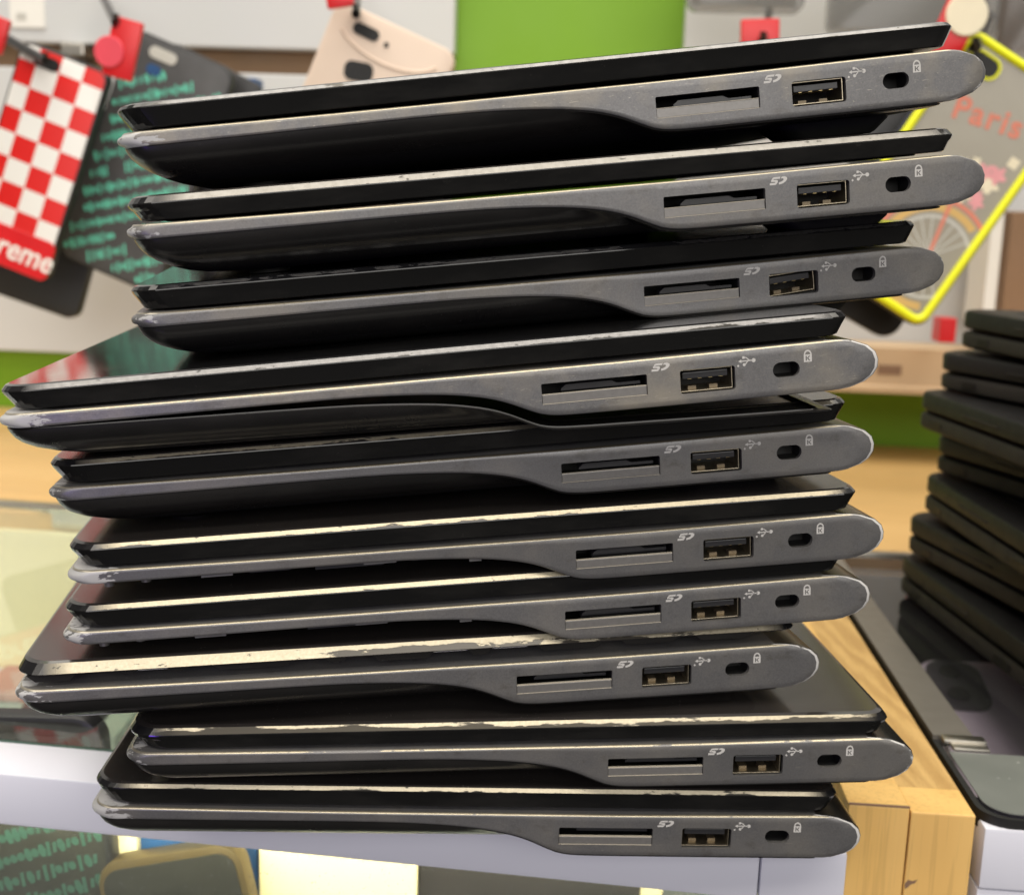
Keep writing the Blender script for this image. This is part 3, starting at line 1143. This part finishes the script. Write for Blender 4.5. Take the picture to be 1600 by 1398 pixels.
def std_box(name, px0, px1, pytop, Y, mat, label, cat, depth=18, zlo=-93.5, group=None):
    """a box standing on the cabinet shelf behind the front glass"""
    a, b = at(px0, pytop, Y), at(px1, pytop, Y)
    mbx = MB()
    yw = math.atan2(b.y - a.y, b.x - a.x)
    mbx.rbox((a.x, Y, zlo), (b.x, Y + depth, a.z), 0.8)
    return tag(mbx.build(name, mat), label, cat, group)


std_box('carton', 131, 212, 1235, 388, M['cream'], 'narrow cream carton behind the counter glass beside the blue carton', 'carton')
std_box('carton', 213, 402, 1235, 392, M['blue'], 'blue carton behind the counter glass', 'carton')
std_box('carton', 404, 655, 1235, 388, M['cream'], 'wide cream carton behind the counter glass, right of the blue one', 'carton')
std_box('carton', 657, 1010, 1235, 392, M['darkbox'], 'dark brown carton behind the counter glass under the bottom laptop', 'carton')
std_box('carton', 1012, 1046, 1235, 388, M['cream'], 'thin tan carton at the right end of the row in the counter', 'carton')


# phone cases ------------------------------------------------------------
def case_root(name, center, yaw, rot, label, cat='phone case', group=None, pitch=0):
    m = Matrix.Translation(center) @ Matrix.Rotation(math.radians(yaw), 4, 'Z') @ Matrix.Rotation(math.radians(90 + pitch), 4, 'X') @ Matrix.Rotation(math.radians(rot), 4, 'Z')
    r = empty(name, m)
    return tag(r, label, cat, group)


def case_body(root, w, h, t, r, mats, holes=()):
    """shell of a phone case: x across, y up, z towards the viewer"""
    mb = MB()
    rs = []
    for z, ins in ((-t, 1.0), (-t + 1, 0), (-1.5, 0), (-0.4, 0.5), (0, 1.8)):
        rs.append([(x, y, z) for x, y in rrect(-w / 2 + ins, -h / 2 + ins, w / 2 - ins, h / 2 - ins, max(0.5, r - ins * 0.5), 7)])
    mb.rings(rs, [1, 1, 1, 1], capmi=(1, 0))
    return mb.build('case_back', mats, root, 40)


def script_rows(root, w, h, seed, mat='teal', y0=None, y1=None, pitch=9.5, tilt=26, fill=0.62, x0=None):
    """rows of small slanted teal script, each row a run of letter sized strokes"""
    rnd = random.Random(seed)
    mb = MB()
    ca, sa = math.cos(math.radians(tilt)), math.sin(math.radians(tilt))
    for row in range(-30, 31):
        on = False
        x = -h
        left = 0
        while x < h:
            if left <= 0:
                on = rnd.random() < fill
                left = rnd.uniform(8, 26)
            step = rnd.uniform(2.7, 3.7) * pitch / 9.5
            if on:
                bx = x
                by = row * pitch
                px_, py_ = bx * ca - by * sa, bx * sa + by * ca
                if abs(px_) < w / 2 - 4 and (y0 if y0 is not None else -h / 2 + 5) < py_ < (y1 if y1 is not None else h / 2 - 5):
                    hh = rnd.choice((3.8, 4.2, 6.0, 6.8)) * pitch / 9.5
                    m = Matrix.Translation((px_, py_, 0)) @ Matrix.Rotation(math.radians(tilt), 4, 'Z')
                    if rnd.random() < 0.6:
                        mb.prism([(1.5 * math.cos(k * 1.0472) + 0.3 * hh * 0.2, hh * 0.52 * math.sin(k * 1.0472)) for k in range(6)], 0.02, 0.12, 0, m)
                    else:
                        mb.prism([(-0.9, -hh / 2), (0.5, -hh / 2), (1.5, hh / 2), (0.1, hh / 2)], 0.02, 0.13, 0, m)
            x += step
            left -= step
    if mb.v:
        mb.build('lettering', M[mat], root)


# cases standing behind the counter glass
c = at(40, 1372, 383)
r_ = case_root('phone_case', c, -5, 3, 'charcoal phone case with teal script standing behind the counter glass at the far left', group='phone cases in the counter')
case_body(r_, 62, 118, 8, 9, [M['casedim'], M['caserim']])
script_rows(r_, 62, 118, 5, 'tealdim', pitch=8, tilt=18, fill=0.85)
c = at(300, 1515, 374)
r_ = case_root('phone_case', c, -5, 14, 'gold rimmed charcoal phone case leaning before the blue carton in the counter', group='phone cases in the counter', pitch=-4)
case_body(r_, 52, 84, 8, 9, [M['gold'], M['gold']])
mb = MB()
mb.prism(rrect(-23.5, -39, 23.5, 39, 6), 0.05, 0.5)
mb.build('back_inlay', M['casedim'], r_)
o_ = MB()
script_rows(r_, 46, 78, 9, 'tealdim', pitch=8, tilt=10, fill=0.9)

# packs lying on the cabinet shelf, seen through the glass top
for k, (px, py, w_, d_, mt, lab) in enumerate(((40, 1120, 90, 60, 'mottle', 'mottled grey green pack lying on the shelf inside the glass counter'),
                                              (130, 1110, 60, 80, 'mottle', 'grey green pack under the glass, half hidden by the stacked laptops'),
                                              (25, 1085, 26, 40, 'mottlered', 'reddish pack under the counter glass at the far left'))):
    p = atz(px, py, -88)
    mb = MB()
    mb.rbox((p.x - w_ / 2, p.y - d_ / 2, -93.9 if k < 2 else -83.8), (p.x + w_ / 2, p.y + d_ / 2, -84 if k < 2 else -79), 1.0)
    tag(mb.build('packet', M[mt]), lab, 'packet')

# wooden divider between the two counters
DV = frame((142.8, 339.0, 0), -3.6)
root = empty('counter_divider', DV)
tag(root, 'pale maple divider post between the two glass counters', 'divider post')
mb = MB()
mb.rbox((-19.0, 0, -420), (0, 17.5, 0.15), 0.5)
mb.build('front_board', M['wood'], root)
mb = MB()
mb.rbox((-37.5, 0.6, -420), (-19.35, 17.5, 1.0), 0.5)
mb.build('front_board', M['wood'], root)
mb = MB()
mb.box((-19.0, 17.8, -30), (0, 300, -0.1))
mb.build('top_board', M['woodend'], root)
mb = MB()
mb.box((-37.5, 17.8, -30), (-19.35, 300, 0.6))
tb_ = mb.build('top_board', M['wood'], root)
mb = MB()
mb.box((-37.5, -0.02 + 0.5, 1.02), (-19.4, 1.2, 1.5))
mb.build('veneer_edge', M['brownprint'], tb_)
kn = MB()
kn.prism([(-18.9, -23.2), (-18.0, -21.9), (-16.6, -22.2), (-15.2, -21.6), (-15.9, -22.9), (-17.0, -23.3), (-17.9, -24.4), (-18.7, -24.9)], 0.01, 0.06, 0, Matrix(((1, 0, 0, 0), (0, 0, -1, 0), (0, 1, 0, 0), (0, 0, 0, 1))))
kn.build('knot', M['brownprint'], root)

# right glass counter
RC = frame((145.2, 338.0, 0), -3.6)
root = empty('display_counter', RC)
tag(root, 'dark glass display counter with grey side strip, carrying the low dark stack', 'counter')
mb = MB()
mb.rbox((1.0, 2, -24), (360, 24, -4.2), 1.0)
mb.build('front_rail', M['rail'], root, 40)
mb = MB()
mb.rbox((1.0, 3.0, -420), (360, 23, -24.6), 0.5)
mb.build('front_panel', M['rail'], root, 40)
mb = MB()
mb.prism(rrect(3.5, 5, 360, 300, 9, 8), -4.0, -0.4)
gt = mb.build('glass_top', M['glassdark'], root)
mb = MB()
mb.rings([[(x, y, -7) for x, y in rrect(0.4, 2.6, 362, 304, 9, 8)], [(x, y, -1.2) for x, y in rrect(0.4, 2.6, 362, 304, 9, 8)], [(x, y, -1.2) for x, y in rrect(2.4, 3.8, 360.2, 300.2, 9, 8)], [(x, y, -7) for x, y in rrect(2.4, 3.8, 360.2, 300.2, 9, 8)]], [0, 0, 0], cap0=False, cap1=False)
mb.build('gasket', M['black'], root)
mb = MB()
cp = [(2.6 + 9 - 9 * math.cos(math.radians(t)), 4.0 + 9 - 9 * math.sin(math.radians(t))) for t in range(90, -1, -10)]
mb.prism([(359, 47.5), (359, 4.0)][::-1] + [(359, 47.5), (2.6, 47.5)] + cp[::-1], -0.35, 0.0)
mb.build('reflection_plate', M['greyreflection'], gt)  # added plate carrying the painted reflection of the counter glass
mb = MB()
mb.box((0.6, 60, -3.5), (14.5, 300, 0.4))
mb.build('side_strip', M['greystrip'], root)
mb = MB()
mb.rbox((2.5, 53.5, -0.3), (17.0, 58.5, 1.6), 0.5)
mb.rbox((4.5, 48.5, -0.3), (16.5, 53.3, 0.9), 0.4)
mb.build('corner_bracket', M['bracket'], root, 40)
mb = MB()
mb.rbox((0, 303, -10), (360, 309, 1.2), 0.8)
mb.build('back_rail', M['bracket'], root, 40)
mb = MB()
mb.box((1, 58, -70), (360, 300, -66))
mb.build('shelf', M['darkbox'], root)
mb = MB()
mb.box((1, 296, -66), (360, 300, -10.5))
mb.build('back_panel', M['darkbox'], root)

# phone in the right counter
p = at(1545, 1150, 440)
p2 = atz(1475, 1115, -28)
m = Matrix.Translation((p2.x + 36, p2.y - 28, -40)) @ Matrix.Rotation(math.radians(-4), 4, 'Z') @ Matrix.Rotation(math.radians(14), 4, 'X')
r_ = tag(empty('smartphone', m), 'mauve smartphone lying under the dark counter glass', 'phone')
mb = MB()
mb.rings([[(x, y, z) for x, y in rrect(-38 + i, -78 + i, 38 - i, 78 - i, 10, 7)] for z, i in ((-8, 1.5), (-7, 0), (-1, 0), (0, 1.2))], [0, 0, 0])
mb.build('body', M['phone'], r_, 40)
mb = MB()
mb.prism(rrect(-36, 38, -12, 75, 9, 7), 0.05, 1.6, bevel=0.6)
cb = mb.build('camera_bump', M['casedark'], r_, 40)
for cx_, cy_ in ((-26, 65), (-26, 48)):
    mb = MB()
    mb.prism([(cx_ + 5 * math.cos(k * 0.5236), cy_ + 5 * math.sin(k * 0.5236)) for k in range(12)], 1.65, 2.6, bevel=0.4)
    mb.build('lens', M['black'], cb, 30)
mb = MB()
p3 = atz(1540, 1030, -60)
mb.rbox((p3.x - 30, p3.y + 3, -65.9), (p3.x + 130, p3.y + 60, -44), 1)
tag(mb.build('carton', M['purple']), 'dark purple carton behind the mauve phone under the right counter glass', 'carton')
mb = MB()
p3 = atz(1405, 985, -60)
mb.rbox((p3.x - 25, p3.y - 40, -65.9), (p3.x + 5, p3.y + 40, -58), 1)
tag(mb.build('carton', M['carton']), 'tan carton under the right counter glass beside the grey strip', 'carton')

# low stack of dark rugged laptops -----------------------------------------------------------
def rugged():
    root = bpy.data.objects.new('rugged_laptop', None)
    COL.objects.link(root)
    root.empty_display_size = 0.05
    w, d = 205.0, 290.0
    for nm, z0, z1, mt in (('base', 0.0, 7.6, 'rugged2'), ('lid', 8.5, 17.4, 'rugged')):
        mb = MB()
        rs = []
        for z, i in ((z0, 2.2), (z0 + 0.5, 0.9), (z0 + 1.4, 0.1), (z1 - 1.6, 0), (z1 - 0.5, 0.7), (z1, 2.4)):
            rs.append([(x, y, z) for x, y in rrect(i, i, w - i, d - i, 15, 8)])
        mb.rings(rs, [0] * 5)
        b = mb.build(nm, M[mt], root, 40)
        if nm == 'lid':
            for k, (a, bb) in enumerate(((52, 84),)):
                g = MB()
                g.rbox((a, -0.5, z0 + 3.4), (bb, 3, z1 - 4.5), 0.4)
                g.build('grip_pad', M['rugged2'], b)
            g = MB()
            g.rbox((20, 20, z1 - 0.2), (w - 20, d - 20, z1 + 0.25), 0.2)
            g.build('top_pad', M['rugged'], b)
        else:
            for a, bb in ((24, 33), (110, 124)):
                g = MB()
                g.rbox((a, -0.3, 2.3), (bb, 2, 5.6), 0.2)
                g.build('port_flap', M['rugged'], b)
    return root


RL = [('topmost dark laptop of the low stack beside the tall stack', 1486, -74), ('second dark laptop from the top of the low stack', 1452, -77),
      ('third dark laptop from the top of the low stack', 1424, -79), ('fourth dark laptop from the top of the low stack', 1448, -81),
      ('third dark laptop from the bottom of the low stack', 1434, -83), ('second dark laptop from the bottom of the low stack', 1406, -85), ('bottom dark laptop of the low stack, lying on the right counter', 1396, -86)]
proto = None
for k, (lab, px, yaw) in enumerate(reversed(RL)):
    if proto is None:
        proto = o = rugged()
    else:
        o = copy_tree(proto)
    z = 1.9 + k * 19.6 + (0, 0.3, 1.6, 0.2, 1.9, 0.2, 1.0)[k]
    roll, pit = (0, 0.9, -0.7, 0.5, -0.6, 1.3, -0.8)[k], (0, -0.5, 0.4, -0.7, 0.3, -0.4, 0.6)[k]
    yaw += (0, 4, -6, 5, -5, 7, -6)[k]
    # back left corner of each machine, 0.58 m away
    Yc = 575
    c = at(px, 875 - 62 * k, Yc)
    o.matrix_world = Matrix.Translation(Vector((c.x, c.y, z)) * S) @ Matrix.Rotation(math.radians(yaw), 4, 'Z') @ Matrix.Rotation(math.radians(roll), 4, 'X') @ Matrix.Rotation(math.radians(pit), 4, 'Y')
    tag(o, lab, 'laptop', 'dark laptops in the low stack')

# ------------------------------------------------------------------ back ledge and wall
WALLY, WYAW = 1000.0, -3.2
WF = frame((0, WALLY, 0), WYAW)


def onwall(px, py, off=0.0):
    """photo pixel -> coordinates (x, z) in the wall's own frame at distance off in front of it"""
    r = ray(px, py)
    nrm = WF.to_3x3() @ Vector((0, -1, 0))
    p0 = Vector((0, WALLY, 0)) + nrm * off
    o = Vector((0, 0, ZO))
    t = (p0 - o).dot(nrm) / r.dot(nrm)
    return o + r * t


def wl(px, py, off=0.0):
    p = WF.inverted() @ onwall(px, py, off)
    return p


def wallbox(mb, x0, x1, z0, z1, y0, y1, b=0.0):
    if b:
        mb.rbox((x0, y0, z0), (x1, y1, z1), b, 0, WF)
    else:
        mb.box((x0, y0, z0), (x1, y1, z1), 0, WF)


mb = MB()
wallbox(mb, -1500, 1500, -900, 1800, 14, 60)
tag(mb.build('wall', M['green']), kind='structure')
mb = MB()
mb.box((-1600, -1500, -920), (1600, 1100, -900))
tag(mb.build('floor', M['rubber']), kind='structure')
# wooden ledge between the counters and the wall
mb = MB()
mb.rbox((-900, -338, -30), (900, 13, -1.0), 2, 0, WF)
tag(mb.build('ledge', M['woodledge']), 'light maple ledge running between the glass counters and the green wall', 'ledge')

zl_bot = wl(0, 546).z
zg = wl(240, 90)
xr = wl(711, 50).x
z_up = wl(240, 73).z
z_lo = wl(240, 112).z
xg2 = wl(1070, 40).x


def panel(x0, x1, z0, z1, label):
    mbp = MB()
    wallbox(mbp, x0, x1, z0, z1, -6, 13, 1.2)
    return tag(mbp.build('slatwall', M['white']), label, 'wall panel', 'white slat wall panels')


def groove(x0, x1, z0, z1, label):
    mbp = MB()
    wallbox(mbp, x0, x1, z0, z1, 7, 13)
    return tag(mbp.build('slat_groove', M['groove']), label, 'wall groove')


panel(-1500, xr, z_up, 1500, 'white slat panel high on the wall behind the beige case')
panel(-1500, xr, zl_bot, z_lo, 'white slat panel low on the wall behind the checked case')
groove(-1500, xr - 1, z_lo + 0.2, z_up - 0.2, 'brown groove between the two white panels left of the green column')
zr1, zr2 = wl(1240, 300).z, wl(1240, 330).z
zr_bot = wl(1400, 612).z
panel(xg2, 1500, wl(1500, 330).z, 1500, 'tall white slat panel right of the green column')
panel(xg2, 1500, zr_bot, wl(1500, 360).z, 'low white slat panel behind the tan carton')
groove(xg2 + 1, 1500, wl(1500, 359.4).z, wl(1500, 330.6).z, 'brown groove behind the case with the yellow rim')

# tan carton, wood strip and red box on the right
a, b = wl(1335, 540, 60), wl(1480, 612, 60)
mb = MB()
wallbox(mb, a.x - 60, b.x + 40, b.z, a.z, -62, -8, 1.0)
r_ = tag(mb.build('carton', M['carton']), 'tan carton with a brown printed patch below the case with the yellow rim', 'carton')
pa, pb = wl(1372, 570, 63), wl(1408, 586, 63)
mb = MB()
wallbox(mb, pa.x, pb.x, pb.z, pa.z, -62.6, -62.05)
mb.build('printed_patch', M['brownprint'], r_)
a, b = wl(1330, 601, 70), wl(1490, 618, 70)
mb = MB()
wallbox(mb, a.x - 80, b.x + 300, b.z, a.z, -75, -7, 0.8)
tag(mb.build('shelf_lip', M['carton']), 'pale shelf edge above the green wall, under the tan carton', 'shelf')
a, b = wl(1463, 508, 90), wl(1486, 534, 90)
mb = MB()
wallbox(mb, a.x, b.x, b.z, a.z + 6, -100, -80, 0.8)
tag(mb.build('clip', M['red']), 'small dark red clip under the case with the yellow rim', 'clip')
for (x0, x1, mt, lab) in ((1548, 1562, 'label', 'white upright strip behind the low dark stack'), (1565, 1640, 'brownbox', 'brown carton behind the low dark stack')):
    a, b = wl(x0, 330, 70), wl(x1, 505, 70)
    mb = MB()
    wallbox(mb, a.x, b.x, b.z, a.z, -75, -30, 0.8)
    tag(mb.build('carton', M[mt]), lab, 'carton')


def hang(name, px, py, off, rot, label, group='phone cases hanging on the wall'):
    p = onwall(px, py, off)
    return case_root(name, p, WYAW, rot, label, group=group)


# checked case
r_ = hang('phone_case', 53, 254, 190, -19.5, 'red and white checked phone case with a red band and white lettering, hanging far left')
case_body(r_, 62, 146, 9, 7, [M['checks'], M['caserim']])
mb = MB()
mb.prism(rrect(-31.0, -73.0, 31.0, -46, 5), 0.03, 0.6, bevel=0.3)
bd = mb.build('red_band', M['red'], r_)
tm = link('lettering', text_mesh('Supreme', 21, 0.1, M['label'], 0.35, 0.15), r_)
tm.location = (-1.5 * S, -60 * S, 0.75 * S)
tm.scale = (0.9, 1.0, 1)
mb = MB()
mb.prism(rrect(-20, 60, -2, 68, 4), 0.03, 0.5)
mb.build('camera_hole', M['black'], r_)

# charcoal / teal case and the black cases behind
r_ = hang('phone_case', 225, 256, 150, -21, 'large charcoal phone case covered in teal script, behind the checked case')
case_body(r_, 77, 166, 9, 11, [M['casedark'], M['caserim']])
script_rows(r_, 77, 166, 23, tilt=33, pitch=11.0, fill=0.86, y1=62)
mb = MB()
mb.prism(rrect(-22, 69, -2, 77, 3.8), 0.03, 0.6)
ch = mb.build('camera_hole', M['silverprint'], r_)
mb = MB()
mb.prism(rrect(-20, 58, -10, 65, 3), 0.03, 0.5)
mb.build('camera_hole', M['blue'], r_)
r_ = hang('phone_case', 88, 322, 135, -17, 'plain black phone case showing past the bottom corner of the checked one')
case_body(r_, 70, 150, 9, 9, [M['caserim'], M['caserim']])
r_ = hang('phone_case', 270, 262, 120, -24, 'black phone case peeping out behind the teal script case')
case_body(r_, 76, 160, 9, 10, [M['caserim'], M['caserim']])
p = wl(372, 130, 60)
mb = MB()
wallbox(mb, p.x - 10, p.x + 14, p.z - 50, p.z + 4, -60, -40, 1)
tag(mb.build('carton', M['blue']), 'blue card edge peeping out right of the teal script case', 'card')

# beige case
r_ = hang('phone_case', 541, 237, 235, -22.5, 'pinkish beige phone case with black camera openings, beside the green column')
bz = case_body(r_, 80, 162, 10, 9, [M['beige'], M['beige']])
mb = MB()
mb.prism(rrect(-25, 66.5, -8, 73.5, 3.4), 0.03, 0.6)
mb.build('camera_hole', M['black'], r_)
mb = MB()
mb.prism([(-2.2 + 1.6 * math.cos(k * 0.5236), 68 + 1.6 * math.sin(k * 0.5236)) for k in range(12)], 0.03, 0.6)
mb.build('flash_hole', M['black'], r_)
mb = MB()
mb.prism(rrect(-9, 42.5, 9, 54, 4.5), 0.03, 0.6, 0, Matrix.Rotation(math.radians(14), 4, 'Z'))
mb.build('logo_hole', M['black'], r_)
mb = MB()
n_ = 24
mb.tube([(-1 + 33 * math.cos(math.radians(205 + 140 * k / n_)), 72 + 15 * math.sin(math.radians(205 + 140 * k / n_)), 0.1) for k in range(n_ + 1)], 1.0, 8)
mb.build('moulded_ridge', M['beige'], r_, 40)

# Paris case
r_ = hang('phone_case', 1478, 283, 245, -30.5, 'clear phone case with a fluorescent yellow rim, printed with a bicycle and the word Paris')
case_body(r_, 80, 160, 10, 9, [M['navy'], M['navy']])
W2, H2 = 36.5, 76.5
mb = MB()
mb.prism(rrect(-W2, -H2, W2, H2, 6), 0.05, 0.6)
inl = mb.build('clear_back', M['caseclear'], r_)
mb = MB()
path = rrect(-W2, -H2, W2, H2, 6, 6)
path = [(x, y, 0.6) for x, y in path] + [(path[0][0], path[0][1], 0.6)]
mb.tube(path, 2.6, 8)
mb.build('yellow_rim', M['yellow'], r_, 50)
mb = MB()
mb.prism(rrect(-30, 60, -12, 70, 5), 0.63, 1.2)
ho = mb.build('camera_hole', M['black'], r_)
mb = MB()
path = rrect(-31, 59, -11, 71, 5.6, 6)
mb.tube([(x, y, 0.9) for x, y in path] + [(path[0][0], path[0][1], 0.9)], 0.9, 6)
mb.build('hole_rim', M['yellow'], ho, 50)
tm = link('lettering', text_mesh('Paris', 19, 0.1, M['parisred'], 0.45, 0.0, spacing=1.15), r_)
tm.location = (-1 * S, 42 * S, 0.72 * S)
tm.rotation_euler = (0, 0, math.radians(14))


def ring_print(mb, cx, cy, r, w, z=0.72, n=40, a0=0, a1=360):
    for k in range(n):
        a, b = math.radians(a0 + (a1 - a0) * k / n), math.radians(a0 + (a1 - a0) * (k + 1) / n)
        if max(cx + r * math.cos(a), cx + r * math.cos(b)) > 35 or min(cy + r * math.sin(a), cy + r * math.sin(b)) < -75:
            continue
        mb.prism([(cx + (r - w) * math.cos(a), cy + (r - w) * math.sin(a)), (cx + r * math.cos(a), cy + r * math.sin(a)), (cx + r * math.cos(b), cy + r * math.sin(b)), (cx + (r - w) * math.cos(b), cy + (r - w) * math.sin(b))], 0.62, z)


wc = (17, -42)
mb = MB()
ring_print(mb, wc[0], wc[1], 32, 4.6, 0.70, 40, 0, 360)
mb.build('tyre_print', M['ochre'], r_)
mb = MB()
ring_print(mb, wc[0], wc[1], 25.2, 2.0, 0.74)
for k in range(22):
    a = math.radians(k * 360 / 22 + 4)
    if wc[0] + 24 * math.cos(a) > 35:
        continue
    mb.prism([(wc[0] + 24 * math.cos(a - 0.018), wc[1] + 24 * math.sin(a - 0.018)), (wc[0] + 24 * math.cos(a + 0.018), wc[1] + 24 * math.sin(a + 0.018)), (wc[0] + 2 * math.cos(a + 0.2), wc[1] + 2 * math.sin(a + 0.2)), (wc[0] + 2 * math.cos(a - 0.2), wc[1] + 2 * math.sin(a - 0.2))], 0.62, 0.72)
mb.build('spoke_print', M['silverprint'], r_)
mb = MB()
mb.prism([(wc[0] - 1, wc[1]), (wc[0] + 1.2, wc[1]), (wc[0] - 10, wc[1] + 52), (wc[0] - 12.5, wc[1] + 52)], 0.62, 0.78)
ring_print(mb, wc[0], wc[1], 36, 2.6, 0.76, 20, 60, 180)
mb.build('fork_print', M['parisred'], r_)
rnd = random.Random(4)
for nm, mt in (('flower_print', 'pink'), ('petal_print', 'cream2')):
    mb = MB()
    for k in range(9):
        fx, fy, fr = 13 + rnd.uniform(-12, 12), 10 + rnd.uniform(-13, 13), rnd.uniform(2.5, 5)
        mb.prism([(fx + fr * (1 + 0.35 * math.cos(5 * t)) * math.cos(t), fy + fr * (1 + 0.35 * math.cos(5 * t)) * math.sin(t)) for t in [q * 0.3142 for q in range(20)]], 0.62, 0.70 + 0.004 * k + (0.05 if mt == 'pink' else 0))
    mb.build(nm, M[mt], r_)
mb = MB()
for dx in (0, 3.0):
    mb.prism([(24 + dx, 26), (27 + dx, 26), (27 + dx, 32), (24 + dx, 32)], 0.62, 0.7)
mb.build('lamp_print', M['cream2'], r_)
r_ = hang('phone_case', 1420, 300, 205, -27, 'black phone case hanging behind the yellow rimmed one')
case_body(r_, 82, 172, 9, 12, [M['caserim'], M['caserim']])


# pegs and red tags
def peg(px0, py0, px1, py1, off0, off1, label, r=3.0):
    a, b = onwall(px0, py0, off0), onwall(px1, py1, off1)
    mbp = MB()
    d = (b - a).normalized()
    mbp.tube([a, b, b + Vector((0, 0, 5))], [r, r, r * 0.9], 10)
    return tag(mbp.build('wall_peg', M['peg'], None, 40), label, 'peg', 'wall pegs')


def red_tag(px, py, off, rot, w, h, disc_at, dr, mt, label):
    rr = hang('price_tag', px, py, off, rot, label, group='red tags on the wall pegs')
    rr['category'] = 'tag'
    mbp = MB()
    mbp.rbox((-w / 2, -h / 2, -5), (w / 2, h / 2, 0), 1.5)
    mbp.build('tag_body', M['red'], rr, 40)
    if dr:
        mbp = MB()
        mbp.prism([(disc_at[0] + dr * math.cos(k * 0.2618), disc_at[1] + dr * math.sin(k * 0.2618)) for k in range(24)], 0.05, 1.4, bevel=0.5)
        mbp.build('tag_disc', M[mt], rr, 40)
    return rr


red_tag(190, 76, 235, -14, 19, 36, (-7, -4), 9.5, 'redlight', 'red tag with a pale red disc on the peg before the teal script case')
peg(158, -10, 181, 36, 20, 236, 'black peg holding the red tag with the pale disc', 2.8)
red_tag(-12, 52, 235, -20, 16, 22, (0, 0), 0, 'red', 'red tag cut off at the far left above the checked case')
peg(-20, 42, 72, 96, 150, 215, 'black peg through the checked case', 3.0)
red_tag(529, -8, 262, 10, 16, 14, (0, 0), 0, 'red', 'red tag at the top above the beige case')
peg(560, -20, 556, 22, 30, 262, 'black peg through the beige case', 2.6)
red_tag(1188, 58, 200, 3, 24, 22, (0, 0), 0, 'red', 'red tag right of the green column behind the top laptop')
peg(1203, 16, 1192, 64, 40, 222, 'black peg before the red tag right of the green column', 2.6)
red_tag(1492, 44, 250, -20, 20, 40, (3, 9), 12, 'cream2', 'red tag with a cream disc above the yellow rimmed case')
peg(1546, 24, 1524, 74, 60, 270, 'black peg beside the cream disc tag', 3.2)
# small shelf label and the grey peg bracket
a, b = wl(14, 2, 8), wl(70, 44, 8)
mb = MB()
wallbox(mb, a.x, b.x, b.z, a.z + 10, -7.6, -6.2)
r_ = tag(mb.build('price_label', M['label']), 'small white price label on the upper white panel', 'label')
a, b = wl(24, 20, 9), wl(40, 32, 9)
mb = MB()
wallbox(mb, a.x, b.x, b.z, a.z, -7.9, -7.65)
mb.build('print', M['silverprint'], r_)
a, b = wl(95, 68, 20), wl(132, 88, 20)
mb = MB()
wallbox(mb, a.x, b.x, b.z, a.z, -22, 6.5, 1)
tag(mb.build('peg_bracket', M['bracket']), 'grey peg bracket in the brown groove above the checked case', 'bracket')

# clear blister packs at the upper right
for k, (x0, x1, y1, off, lab) in enumerate(((1076, 1258, 20, 120, 'clear blister pack hanging right of the green column'), (1300, 1560, 60, 120, 'clear blister pack hanging left of the cream disc tag'),
                                            (1570, 1720, 92, 100, 'clear blister pack cut off at the upper right'))):
    a, b = wl(x0, -40, off), wl(x1, y1, off)
    rr = tag(empty('blister_pack', WF @ Matrix.Translation(((a.x + b.x) / 2, -off, b.z))), lab, 'blister pack', 'blister packs on the wall')
    w_ = b.x - a.x
    mb = MB()
    mb.prism(rrect(-w_ / 2, 0, w_ / 2, 110, 8), -14, 0, 0, Matrix(((1, 0, 0, 0), (0, 0, -1, 0), (0, 1, 0, 0), (0, 0, 0, 1))), bevel=4)
    mb.build('clear_shell', M['blister'], rr, 40)
    mb = MB()
    mb.box((-w_ / 2 + 4, 16, 6), (w_ / 2 - 4, 17, 108))
    mb.build('backing_card', M['brownbox'] if k == 2 else M['silverprint'], rr)

# ------------------------------------------------------------------ light
wd = bpy.data.worlds.new('World')
scene.world = wd
wd.use_nodes = True
bg = wd.node_tree.nodes['Background']
bg.inputs[0].default_value = (1.0, 0.93, 0.83, 1)
bg.inputs[1].default_value = 0.10


def area(name, locm, rot, sx, sy, watts, col):
    d = bpy.data.lights.new(name, 'AREA')
    d.shape = 'RECTANGLE'
    d.size, d.size_y = sx, sy
    d.energy = watts
    d.color = col
    o = bpy.data.objects.new(name, d)
    COL.objects.link(o)
    o.location = locm
    o.rotation_euler = rot
    return o


area('ceiling_light', (0.0, 0.30, 2.0), (0, 0, 0), 3.0, 1.6, 82, (1.0, 0.935, 0.83))
area('ceiling_light', (-0.3, -1.3, 2.0), (math.radians(-25), 0, 0), 3.0, 1.4, 84, (1.0, 0.93, 0.83))
# unseen front light inferred behind the camera, added to brighten front faces
area('front_fill', (0.3, -2.6, 1.15), (math.radians(80), 0, 0), 3.4, 1.5, 62, (1.0, 0.96, 0.91))
# strip under the front rail of the left counter, lighting its inside
o = area('cabinet_light', (LC @ Vector((-60, 15, -18.5))) * S, (0, 0, 0), 0.55, 0.008, 1.1, (1.0, 0.90, 0.64))
o.rotation_euler = (math.radians(38), 0, math.radians(-7))
# small violet lamp whose mirror image shows on the left of the tall stack
area('violet_lamp', (-0.215, -0.10, 0.085), (math.radians(90), 0, math.radians(180) * 0), 0.05, 0.03, 0.12, (0.22, 0.08, 1.0)).rotation_euler = (math.radians(90), 0, math.radians(-15))

scene.view_settings.view_transform = 'Standard'
scene.view_settings.look = 'None'
scene.view_settings.exposure = 0.0
scene.view_settings.gamma = 1.0
scene.cycles.use_denoising = True
scene.cycles.sample_clamp_indirect = 5.0
scene.cycles.max_bounces = 8
scene.cycles.transparent_max_bounces = 12
